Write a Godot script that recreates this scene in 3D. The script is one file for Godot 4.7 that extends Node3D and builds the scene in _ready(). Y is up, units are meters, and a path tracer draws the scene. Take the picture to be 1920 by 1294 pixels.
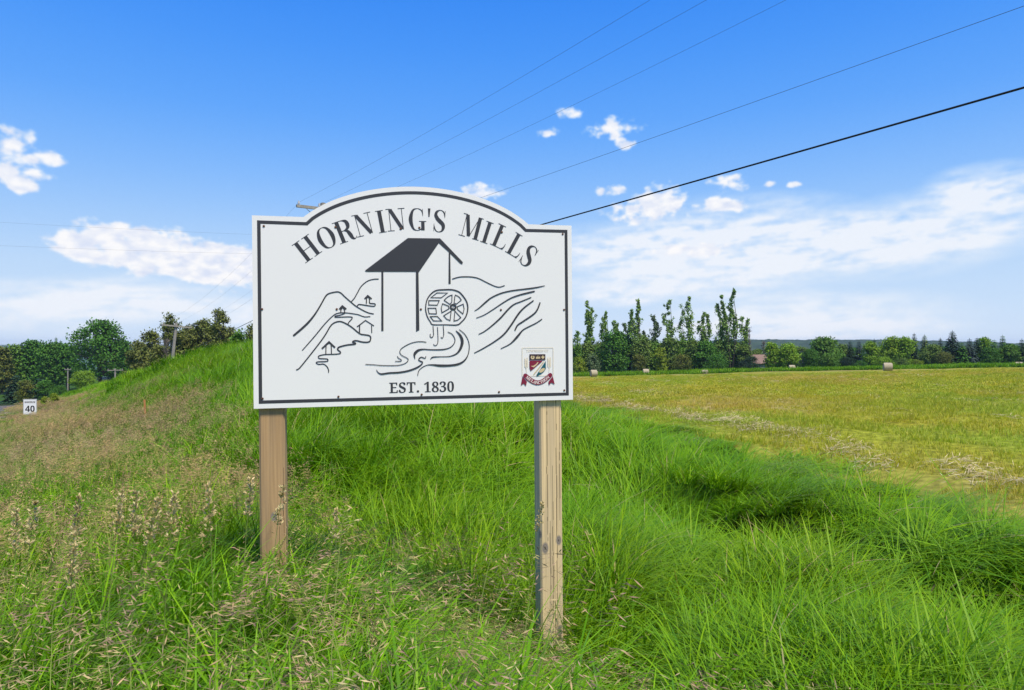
extends Node3D
# A village welcome sign on a grassy road verge, with a hay field, poplars and a pole line behind it.
# World: y up, camera at the origin looking along -z. Ground heights are worked out along (s) and across (n) the road.

const EYE := 1.6
const ROAD := Vector2(-0.57, 0.82)      # along the road, (x, distance)
var rng := RandomNumberGenerator.new()
var rough := FastNoiseLite.new()
var patch := FastNoiseLite.new()
var fine := FastNoiseLite.new()
var mats := {}
var taken := {}

func _ready() -> void:
	rng.seed = 77
	setup_noise(rough, 5, 0.9, 2)
	setup_noise(patch, 11, 0.35, 3)
	setup_noise(fine, 23, 1.6, 2)
	# camera
	var cam := Camera3D.new()
	cam.name = "camera"
	cam.fov = 53.62
	cam.near = 0.05
	cam.far = 6000.0
	cam.position = Vector3(0, EYE, 0)
	add_child(cam)
	cam.current = true
	# sky, exposure
	var env := Environment.new()
	env.background_mode = Environment.BG_SKY
	env.sky = Sky.new()
	env.sky.sky_material = make_sky()
	env.background_energy_multiplier = 0.83
	env.tonemap_mode = Environment.TONE_MAPPER_LINEAR
	env.tonemap_exposure = 1.2
	env.sdfgi_enabled = true
	env.ssao_enabled = true
	env.ssil_enabled = true
	env.fog_enabled = true
	env.fog_mode = Environment.FOG_MODE_EXPONENTIAL
	env.fog_density = 0.00013
	env.fog_light_color = Color(0.72, 0.82, 0.95)
	var we := WorldEnvironment.new()
	we.name = "world_environment"
	we.environment = env
	add_child(we)
	# sun: high, behind the camera and to its right
	var sun := DirectionalLight3D.new()
	sun.name = "sun"
	sun.light_energy = 1.5
	sun.light_angular_distance = 12.0
	sun.light_color = Color(1.0, 0.955, 0.88)
	sun.shadow_enabled = true
	add_child(sun)
	sun.look_at_from_position(Vector3(0.30, 0.86, 0.38) * 50.0, Vector3.ZERO)
	make_materials()
	make_terrain()
	make_far_hills()
	make_road()
	make_trees()
	make_house()
	make_poles()
	make_sign()
	make_speed_sign()
	make_stake()
	make_bales()
	make_grass()
	make_seed_stalks()

func setup_noise(n: FastNoiseLite, sd: int, f: float, oct: int) -> void:
	n.seed = sd
	n.frequency = f
	n.noise_type = FastNoiseLite.TYPE_SIMPLEX_SMOOTH
	n.fractal_octaves = oct

# ---------------------------------------------------------------- helpers

func numbered(called: String) -> String:
	if not taken.has(called):
		taken[called] = 0
		return called
	taken[called] += 1
	return "%s_%03d" % [called, taken[called]]

func tag(o: Node3D, label: String, category: String, group := "", kind := "") -> Node3D:
	if label: o.set_meta("label", label)
	if category: o.set_meta("category", category)
	if group: o.set_meta("group", group)
	if kind: o.set_meta("kind", kind)
	return o

func thing(called: String, label: String, category: String, at: Vector3, group := "") -> Node3D:
	var o := Node3D.new()
	o.name = numbered(called)
	add_child(o)
	o.position = at
	return tag(o, label, category, group)

func put(called: String, mesh: Mesh, m: Material, parent: Node = null) -> MeshInstance3D:
	var o := MeshInstance3D.new()
	o.mesh = mesh
	o.material_override = m
	if parent == null:
		o.name = numbered(called)
		add_child(o)
	else:
		o.name = called
		parent.add_child(o, true)
	return o

func flat_mat(c: Color, r := 0.8, sp := 0.4) -> StandardMaterial3D:
	var m := StandardMaterial3D.new()
	m.albedo_color = c.linear_to_srgb()
	m.roughness = r
	m.metallic_specular = sp
	return m

func tinted(r: float, back: Color, sp := 0.4) -> StandardMaterial3D:
	var m := StandardMaterial3D.new()
	m.vertex_color_use_as_albedo = true
	m.roughness = r
	m.metallic_specular = sp
	m.cull_mode = BaseMaterial3D.CULL_DISABLED
	if back != Color.BLACK:
		m.backlight_enabled = true
		m.backlight = back
	return m

func noise_tex(sd: int, f: float, lo: float, hi: float) -> NoiseTexture2D:
	var n := FastNoiseLite.new()
	setup_noise(n, sd, f, 5)
	var t := NoiseTexture2D.new()
	t.width = 512
	t.height = 512
	t.seamless = true
	t.noise = n
	var g := Gradient.new()
	g.set_color(0, Color(lo, lo, lo))
	g.set_color(1, Color(hi, hi, hi))
	t.color_ramp = g
	return t

func make_materials() -> void:
	mats.grass = tinted(0.48, Color(0.8, 0.8, 0.45), 0.28)
	mats.dry = tinted(0.75, Color(0.35, 0.35, 0.3), 0.3)
	mats.leaf = tinted(0.6, Color(0.62, 0.66, 0.35), 0.3)
	mats.needle = tinted(0.7, Color.BLACK, 0.3)
	var g := tinted(0.95, Color.BLACK, 0.2)
	g.albedo_texture = noise_tex(3, 0.02, 0.55, 1.0)
	g.uv1_triplanar = true
	g.uv1_world_triplanar = true
	g.uv1_scale = Vector3(0.45, 0.45, 0.45)
	mats.ground = g
	mats.hills = tinted(0.95, Color.BLACK, 0.1)
	var b := flat_mat(Color(0.13, 0.105, 0.08), 0.9)
	b.albedo_texture = noise_tex(9, 0.03, 0.5, 1.0)
	b.uv1_triplanar = true
	b.uv1_scale = Vector3(1, 0.2, 1)
	mats.bark = b
	var p := flat_mat(Color(0.46, 0.43, 0.37), 0.85)
	p.albedo_texture = noise_tex(17, 0.03, 0.6, 1.0)
	p.uv1_triplanar = true
	p.uv1_scale = Vector3(3, 0.25, 3)
	mats.pole = p
	mats.wire = flat_mat(Color(0.06, 0.065, 0.075), 0.45)
	mats.cable = flat_mat(Color(0.012, 0.012, 0.014), 0.6)
	mats.glaze = flat_mat(Color(0.55, 0.56, 0.55), 0.25, 0.5)
	mats.zinc = flat_mat(Color(0.30, 0.31, 0.32), 0.5)
	mats.zinc.metallic = 0.6

# triangles with a colour each, gathered for one mesh
class Geo:
	var v := PackedVector3Array()
	var n := PackedVector3Array()
	var c := PackedColorArray()
	var i := PackedInt32Array()
	func leaf(p: Vector3, dir: Vector3, nrm: Vector3, l: float, w: float, col: Color) -> void:
		var k := v.size()
		var side := dir.cross(nrm)
		side = side.normalized() * (w * 0.5)
		var mid := p + dir * (l * 0.42)
		v.append(p); v.append(mid + side); v.append(p + dir * l); v.append(mid - side)
		for j in 4:
			n.append(nrm); c.append(col)
		i.append(k); i.append(k + 2); i.append(k + 1); i.append(k); i.append(k + 3); i.append(k + 2)
	func blade(base: Vector3, yaw: float, l: float, w: float, lean: float, bend: float, segs: int, col: Color) -> void:
		var d := Vector3(cos(yaw), 0, sin(yaw))
		var side := Vector3(-d.z, 0, d.x)
		var k := v.size()
		for j in segs + 1:
			var t := float(j) / segs
			var p := base + Vector3.UP * (l * (t - bend * 0.5 * t * t)) + d * (l * (lean * t + bend * 0.6 * t * t))
			var tan := Vector3.UP * (1.0 - bend * t) + d * (lean + bend * 1.2 * t)
			var nr := side.cross(tan).normalized()
			if nr.y < 0: nr = -nr
			if j == segs:
				v.append(p); n.append(nr); c.append(col)
			else:
				var h := side * (w * 0.5 * (1.0 - 0.8 * t * t))
				v.append(p - h); v.append(p + h)
				n.append(nr); n.append(nr); c.append(col); c.append(col)
		for j in segs - 1:
			var q := k + j * 2
			i.append(q); i.append(q + 2); i.append(q + 1); i.append(q + 1); i.append(q + 2); i.append(q + 3)
		var e := k + (segs - 1) * 2
		i.append(e); i.append(e + 2); i.append(e + 1)
	func tube(a: Vector3, b: Vector3, ra: float, rb: float, sides: int, col := Color.WHITE) -> void:
		var ax := (b - a).normalized()
		var u := ax.cross(Vector3(0.31, 0.2, 0.93)).normalized()
		var w := ax.cross(u)
		var k := v.size()
		for j in sides:
			var an := TAU * j / sides
			var o := u * cos(an) + w * sin(an)
			v.append(a + o * ra); v.append(b + o * rb)
			n.append(o); n.append(o); c.append(col); c.append(col)
		for j in sides:
			var q := k + j * 2
			var r := k + ((j + 1) % sides) * 2
			i.append(q); i.append(q + 1); i.append(r); i.append(r); i.append(q + 1); i.append(r + 1)
	func box(at: Vector3, size: Vector3, bs := Basis(), col := Color.WHITE) -> void:
		for ax in 3:
			for s in [-1.0, 1.0]:
				var nn := Vector3.ZERO
				nn[ax] = s
				var u := Vector3.ZERO
				u[(ax + 1) % 3] = 1.0
				var w := nn.cross(u)
				var h := size * 0.5
				var k := v.size()
				for q in [[-1, -1], [1, -1], [1, 1], [-1, 1]]:
					v.append(at + bs * ((nn + u * q[0] + w * q[1]) * h))
					n.append(bs * nn)
					c.append(col)
				i.append(k); i.append(k + 2); i.append(k + 1); i.append(k); i.append(k + 3); i.append(k + 2)
	func mesh() -> ArrayMesh:
		var a := []
		a.resize(Mesh.ARRAY_MAX)
		a[Mesh.ARRAY_VERTEX] = v
		a[Mesh.ARRAY_NORMAL] = n
		a[Mesh.ARRAY_COLOR] = c
		a[Mesh.ARRAY_INDEX] = i
		var m := ArrayMesh.new()
		m.add_surface_from_arrays(Mesh.PRIMITIVE_TRIANGLES, a)
		return m

func rnd_dir() -> Vector3:
	var y := rng.randf_range(-1, 1)
	var a := rng.randf() * TAU
	var r := sqrt(1.0 - y * y)
	return Vector3(r * cos(a), y, r * sin(a))

func vary(col: Color, k: float) -> Color:
	var f := 1.0 + rng.randf_range(-k, k)
	return Color(col.r * f * (1.0 + rng.randf_range(-k, k) * 0.4), col.g * f, col.b * f)

# ---------------------------------------------------------------- sky

const SKY_EL := [0.0, 3.0, 6.0, 9.0, 13.0, 18.0, 23.0, 27.0, 45.0, 90.0]
const SKY_RGB := [Vector3(216, 232, 252), Vector3(203, 226, 252), Vector3(190, 219, 252), Vector3(168, 207, 253), Vector3(136, 189, 254), Vector3(100, 168, 253), Vector3(77, 153, 250), Vector3(62, 142, 246), Vector3(42, 114, 226), Vector3(26, 84, 192)]
# puffs and veils seen in the photograph: azimuth, elevation, half width, half height in degrees
const PUFFS := [
	Vector4(-36.3, 13.4, 1.4, 0.9), Vector4(-36.0, 11.5, 1.6, 0.9), Vector4(-35.6, 10.6, 0.7, 0.4), Vector4(-34.1, 12.7, 0.9, 0.4), Vector4(-30.7, 7.5, 3.0, 1.1), Vector4(-32.3, 6.6, 1.5, 0.8),
	Vector4(-27.6, 7.1, 4.0, 1.3), Vector4(-24.7, 6.0, 4.8, 1.1), Vector4(-22.1, 5.9, 2.7, 1.4), Vector4(4.8, 18.7, 1.0, 0.4), Vector4(3.1, 17.2, 0.9, 0.4), Vector4(8.4, 17.4, 1.9, 0.7),
	Vector4(9.3, 16.1, 0.7, 0.4), Vector4(12.3, 11.9, 1.6, 1.0), Vector4(10.8, 10.9, 2.9, 0.9), Vector4(8.2, 12.6, 1.1, 0.4), Vector4(17.6, 12.7, 1.3, 0.6), Vector4(16.3, 11.1, 1.2, 0.5),
	Vector4(18.0, 11.0, 1.1, 0.5), Vector4(14.9, 7.6, 2.9, 0.5), Vector4(20.6, 12.4, 0.5, 0.2), Vector4(22.3, 12.2, 0.5, 0.2), Vector4(-2.7, 12.6, 1.8, 0.5)]
const VEILS := [
	Vector4(-35.1, 2.5, 5.7, 1.5), Vector4(-29.0, 3.4, 5.1, 1.3), Vector4(10.6, 7.7, 6.9, 1.9), Vector4(19.0, 8.7, 6.8, 2.4), Vector4(16.1, 7.1, 8.3, 1.7), Vector4(34.8, 10.8, 3.0, 1.2), Vector4(32.6, 8.5, 6.0, 1.9),
	Vector4(26.6, 7.1, 7.2, 1.8), Vector4(22.9, 2.3, 8.4, 1.5), Vector4(20.9, 1.1, 10.2, 0.8), Vector4(8.9, 3.8, 2.6, 0.6), Vector4(-19.8, 2.4, 5.9, 1.0), Vector4(12.8, 4.7, 8.5, 0.9)]

func sky_base(el: float) -> Vector3:
	var k := 0
	while k < SKY_EL.size() - 2 and el > SKY_EL[k + 1]: k += 1
	return SKY_RGB[k].lerp(SKY_RGB[k + 1], clampf((el - SKY_EL[k]) / (SKY_EL[k + 1] - SKY_EL[k]), 0, 1)) / 255.0

func splat(field: PackedFloat32Array, w: int, h: int, per: float, az0: float, list: Array, power: float) -> void:
	for b in list:
		var x0 := int((b.x - b.z * 1.6 - az0) * per)
		var x1 := int((b.x + b.z * 1.6 - az0) * per)
		var y0 := int((b.y - b.w * 1.6) * per)
		var y1 := int((b.y + b.w * 1.6) * per)
		for y in range(maxi(0, y0), mini(h - 1, y1) + 1):
			for x in range(maxi(0, x0), mini(w - 1, x1) + 1):
				var dx: float = (az0 + x / per - b.x) / b.z
				var dy: float = (y / per - b.y) / b.w
				var d: float = 1.0 - (dx * dx + dy * dy) / 2.4
				if d > 0: field[y * w + x] = minf(field[y * w + x] + pow(d, power), 1.3)

func make_sky() -> PanoramaSkyMaterial:
	var edge := FastNoiseLite.new()
	setup_noise(edge, 41, 0.75, 6)
	var streak := FastNoiseLite.new()
	setup_noise(streak, 53, 0.35, 5)
	var wide := FastNoiseLite.new()
	setup_noise(wide, 67, 0.05, 4)
	var full := Image.create(4096, 2048, false, Image.FORMAT_RGB8)
	full.fill(Color(0.30, 0.40, 0.20))
	# the whole upper sky, coarse
	var low := Image.create(720, 180, false, Image.FORMAT_RGB8)
	for y in 180:
		var el := 90.0 - (y + 0.5) * 0.5
		var base := sky_base(el)
		for x in 720:
			var a := deg_to_rad(x * 0.5)
			var ce := cos(deg_to_rad(el))
			var p := Vector3(sin(a) * ce, sin(deg_to_rad(el)) * 2.2, -cos(a) * ce) * 40.0
			var d := wide.get_noise_3dv(p) + 0.35 * edge.get_noise_3dv(p * 0.25)
			var cov := smoothstep(0.12, 0.5, d) * 0.8 * (1.0 - smoothstep(20, 60, el) * 0.6)
			var col := base.lerp(Vector3(0.97, 0.97, 0.99), cov)
			low.set_pixel(x, y, Color(col.x, col.y, col.z))
	low.resize(4096, 1024, Image.INTERPOLATE_CUBIC)
	full.blit_rect(low, Rect2i(0, 0, 4096, 1024), Vector2i.ZERO)
	# the part with the clouds that can be recognised, fine
	var per := 4096.0 / 360.0
	var w := 1000
	var h := 350
	var az0 := -w * 0.5 / per
	var puffs := PackedFloat32Array()
	puffs.resize(w * h)
	var veils := PackedFloat32Array()
	veils.resize(w * h)
	splat(puffs, w, h, per, az0, PUFFS, 1.0)
	splat(veils, w, h, per, az0, VEILS, 1.3)
	for y in h:
		var el := y / per
		var base := sky_base(el)
		for x in w:
			var az := az0 + x / per
			var pu := puffs[y * w + x]
			var ve := veils[y * w + x]
			var col := base
			if ve > 0.01:
				var s := streak.get_noise_2d(az * 0.55 + el * 0.5, el * 2.6 - az * 0.25) * 0.9 + 0.25 * edge.get_noise_2d(az * 1.3, el * 2.0)
				col = col.lerp(Vector3(0.955, 0.97, 1.0), clampf(ve * (0.72 + s * 0.8), 0, 0.92))
			if pu > 0.01:
				var e := edge.get_noise_2d(az, el * 1.25)
				var e2 := streak.get_noise_2d(az * 1.5 + 40.0, el * 3.6)
				var e3 := streak.get_noise_2d(az * 1.6 + 9.0, el * 3.0)
				var cov := smoothstep(0.27, 0.80, pu * 0.78 + e * 0.46 + e3 * 0.42)
				var lit := Vector3(1.0, 0.995, 1.0).lerp(Vector3(0.87, 0.90, 0.975), clampf(0.38 - e2 * 1.0 - e * 0.35, 0, 1))
				col = col.lerp(lit, cov * 0.97)
			var gr := rng.randf_range(-0.004, 0.004)
			full.set_pixel((4096 - w / 2 + x) % 4096, 1023 - y, Color(clampf(col.x + gr, 0, 1), clampf(col.y + gr, 0, 1), clampf(col.z + gr, 0, 1)))
	var m := PanoramaSkyMaterial.new()
	m.panorama = ImageTexture.create_from_image(full)
	m.energy_multiplier = 1.0
	return m

# ---------------------------------------------------------------- ground

const RISE_S := [-40.0, 0.0, 5.0, 10.0, 16.0, 22.0, 30.0, 38.0, 50.0, 65.0, 90.0, 130.0, 200.0]
const RISE := [0.0, 0.0, 0.15, 0.75, 1.6, 2.3, 2.35, 2.2, 1.75, 1.5, 1.0, 0.5, 0.0]

func along(x: float, d: float) -> float: return -0.57 * x + 0.82 * d
func across(x: float, d: float) -> float: return 0.82 * x + 0.57 * d

func rise(s: float) -> float:
	for k in RISE_S.size() - 1:
		if s < RISE_S[k + 1]:
			return lerpf(RISE[k], RISE[k + 1], smoothstep(0, 1, clampf((s - RISE_S[k]) / (RISE_S[k + 1] - RISE_S[k]), 0, 1)) * 0.5 + 0.5 * clampf((s - RISE_S[k]) / (RISE_S[k + 1] - RISE_S[k]), 0, 1))
	return 0.0

func road_level(s: float) -> float: return -1.45 - 0.06 * clampf(s, -60, 175)

# distance behind the step at the foot of the bank (below zero: on the shelf in front of it)
func step_line(x: float, d: float) -> float:
	var a := across(x, d) - 6.4
	var b := (along(x, d) - 7.6) * 0.9
	return maxf(a, b) + 0.35 * rough.get_noise_2d(x * 0.6 + 9.0, d * 0.6)

# height of the ground below or above the eye, at x and distance d in front of the camera
func rel(x: float, d: float) -> float:
	var s := along(x, d)
	var n := across(x, d)
	var f := -1.45 - 0.045 * clampf(s, -40, 260) - 0.003 * clampf(n, -50, 400)
	var y := lerpf(road_level(s), f, smoothstep(-1.5, 12.0, n))
	if n < -9.5: y -= 0.04 * clampf(-9.5 - n, 0, 100)
	var c := lerpf(5.0, 6.4, smoothstep(8, 22, s))
	var w := 4.0 if n < c else 4.6
	if n > -1.5:
		y += rise(s) * exp(-pow((n - c) / w, 2)) * smoothstep(-1.5, 0.5, n)
		# the shelf at the foot of the bank, with a short steep step behind it
		y -= 0.36 * exp(-pow((n - 8.0) / 3.2, 2)) * (1.0 - smoothstep(6.0, 17.0, s)) * smoothstep(-8, -2, s)
		y -= 0.46 * (1.0 - smoothstep(-0.45, 0.6, step_line(x, d))) * smoothstep(0.9, 2.6, n) * smoothstep(-10, -3, s)
		y += 0.16 * exp(-pow((n - 0.7) / 1.1, 2)) * (1.0 - smoothstep(3.0, 7.0, s))
		y += (0.05 + 0.10 * smoothstep(2.0, 4.0, n)) * rough.get_noise_2d(x * 0.8, d * 0.8) * smoothstep(-1.5, 0.5, n)
	if d > 40: y += 0.25 * patch.get_noise_2d(x * 0.1, d * 0.1) * smoothstep(40, 80, d) * smoothstep(-1.5, 6, n)
	if d > 200: y = lerpf(y, lerpf(-15.0, -48.0, smoothstep(-100, -300, x)), smoothstep(200, 600, d))
	return y

func ground(x: float, z: float) -> float: return EYE + rel(x, -z)

# the field lies to the right of this line
func field_edge(d: float) -> float:
	if d < 10.5: return 5.2 - 0.23 * (d - 7.0)
	if d < 27.0: return 4.4 - 0.13 * (d - 10.5)
	return 2.25 - 0.55 * (d - 27.0)

func field_end(x: float) -> float: return 149.0 - 14.0 * smoothstep(55, 95, x) + 2.5 * patch.get_noise_1d(x * 0.2)

func in_field(x: float, d: float) -> bool:
	return d > 2.0 and x > field_edge(d) + 0.35 * rough.get_noise_2d(d * 0.5, 3.0) and d < field_end(x)

func field_color(x: float, d: float) -> Color:
	var u := x * 0.99 + d * 0.145     # across the mown rows
	var v := d - 0.145 * x
	var a := patch.get_noise_2d(u * 0.55, v * 0.16)
	var b := patch.get_noise_2d(u * 0.16 + 50.0, v * 0.10)
	var c := Color(0.46, 0.43, 0.05).lerp(Color(0.33, 0.42, 0.035), clampf(0.5 + a * 1.3, 0, 1))
	c = c.lerp(Color(0.52, 0.41, 0.15), clampf(b * 1.6 + 0.05, 0, 0.8))
	return c

func axis(first: float, grow: float, far: float) -> Array:
	var out := [0.0]
	var step := first
	while out[-1] < far:
		out.append(out[-1] + step)
		step *= grow
	return out

func make_terrain() -> void:
	var right := axis(0.38, 1.042, 2600.0)
	var xs := []
	for k in range(right.size() - 1, 0, -1): xs.append(-right[k])
	xs.append_array(right)
	var ds := []
	var back := axis(0.8, 1.12, 200.0)
	for k in range(back.size() - 1, 0, -1): ds.append(-back[k])
	ds.append_array(axis(0.38, 1.036, 2600.0))
	var w := xs.size()
	var soil := Geo.new()
	var hay := Geo.new()
	var pts := PackedVector3Array()
	for d in ds:
		for x in xs:
			pts.append(Vector3(x, EYE + rel(x, d), -d))
	for j in ds.size() - 1:
		for k in w - 1:
			var x: float = (xs[k] + xs[k + 1]) * 0.5
			var d: float = (ds[j] + ds[j + 1]) * 0.5
			var f := in_field(x, d)
			var g := hay if f else soil
			var q := g.v.size()
			for c in [[0, 0], [1, 0], [1, 1], [0, 1]]:
				var p := pts[(j + c[1]) * w + k + c[0]]
				g.v.append(p)
				var e := 0.3 + 0.01 * absf(p.z)
				g.n.append(Vector3(rel(p.x - e, -p.z) - rel(p.x + e, -p.z), 2.0 * e, rel(p.x, -p.z + e) - rel(p.x, -p.z - e)).normalized())
				if f: g.c.append(field_color(p.x, -p.z))
				elif -p.z > 130.0: g.c.append(Color(0.06, 0.15, 0.016))
				else: g.c.append(Color(0.055, 0.085, 0.02))
			g.i.append(q); g.i.append(q + 3); g.i.append(q + 1); g.i.append(q + 1); g.i.append(q + 3); g.i.append(q + 2)
	tag(put("ground", soil.mesh(), mats.ground), "green grassy bank, verge and far ground around the hay field", "ground", "", "structure")
	tag(put("hay_field", hay.mesh(), mats.ground), "mown yellow green hay field running down to the tree line", "field", "", "structure")

func make_far_hills() -> void:
	var g := Geo.new()
	var bump := FastNoiseLite.new()
	setup_noise(bump, 8, 0.06, 3)
	var nx := 340
	var nd := 36
	var w := nx + 1
	for j in nd + 1:
		var d := 900.0 + 22.0 * j
		for k in nx + 1:
			var x := -600.0 + 9.0 * k
			var top := 9.0 + 5.0 * sin(x * 0.0031 + 0.4) + 3.0 * sin(x * 0.009) + 4.0 * smoothstep(300, 520, x) * (1.0 - smoothstep(520, 800, x))
			var y := lerpf(-16.0, top - 3.0 - 17.0 * (1.0 - smoothstep(330, 560, x)), smoothstep(880, 1560, d)) + bump.get_noise_2d(x, d) * 5.0 + bump.get_noise_2d(x * 3.0, d * 3.0) * 3.0 * rng.randf_range(0.4, 1.2)
			g.v.append(Vector3(x, EYE + y, -d))
			g.n.append(Vector3.UP)
			g.c.append(vary(Color(0.040, 0.066, 0.030), 0.35))
	for j in nd:
		for k in nx:
			var q := j * w + k
			g.i.append(q); g.i.append(q + w); g.i.append(q + 1); g.i.append(q + 1); g.i.append(q + w); g.i.append(q + w + 1)
	var st := SurfaceTool.new()
	st.create_from(g.mesh(), 0)
	st.generate_normals()
	tag(put("wooded_hills", st.commit(), mats.hills), "long low wooded hill on the horizon, bluish with distance", "hill", "", "structure")

func make_road() -> void:
	for part in [["road", -9.2, -2.3, Color(0.20, 0.195, 0.19), 0.02, "grey asphalt road running downhill past the speed sign"], ["road_shoulder", -2.3, -1.55, Color(0.36, 0.33, 0.28), 0.035, "pale gravel road shoulder along the verge"]]:
		var g := Geo.new()
		for k in 60:
			for e in 2:
				var s := -50.0 + 3.8 * (k + e)
				for n in [part[1], part[2]]:
					g.v.append(Vector3(-0.57 * s + 0.82 * n, EYE + road_level(s) + part[4], -(0.82 * s + 0.57 * n)) / 0.9973)
					g.n.append(Vector3.UP)
					g.c.append(part[3])
			var q := k * 4
			g.i.append(q); g.i.append(q + 2); g.i.append(q + 1); g.i.append(q + 1); g.i.append(q + 2); g.i.append(q + 3)
		tag(put(part[0], g.mesh(), mats.ground), part[5], "road", "", "structure")

# ---------------------------------------------------------------- trees

const TINT := {
	"poplar": Color(0.193, 0.314, 0.068), "greyleaf": Color(0.130, 0.194, 0.085), "mid": Color(0.108, 0.224, 0.028), "deep": Color(0.069, 0.180, 0.020), "dull": Color(0.133, 0.212, 0.039),
	"olive": Color(0.131, 0.157, 0.029), "yellow": Color(0.195, 0.267, 0.019), "light": Color(0.194, 0.330, 0.022), "dark": Color(0.024, 0.054, 0.026), "blue": Color(0.054, 0.086, 0.079),
	"pine": Color(0.137, 0.164, 0.036), "bark": Color(0.20, 0.17, 0.14)}

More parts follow.
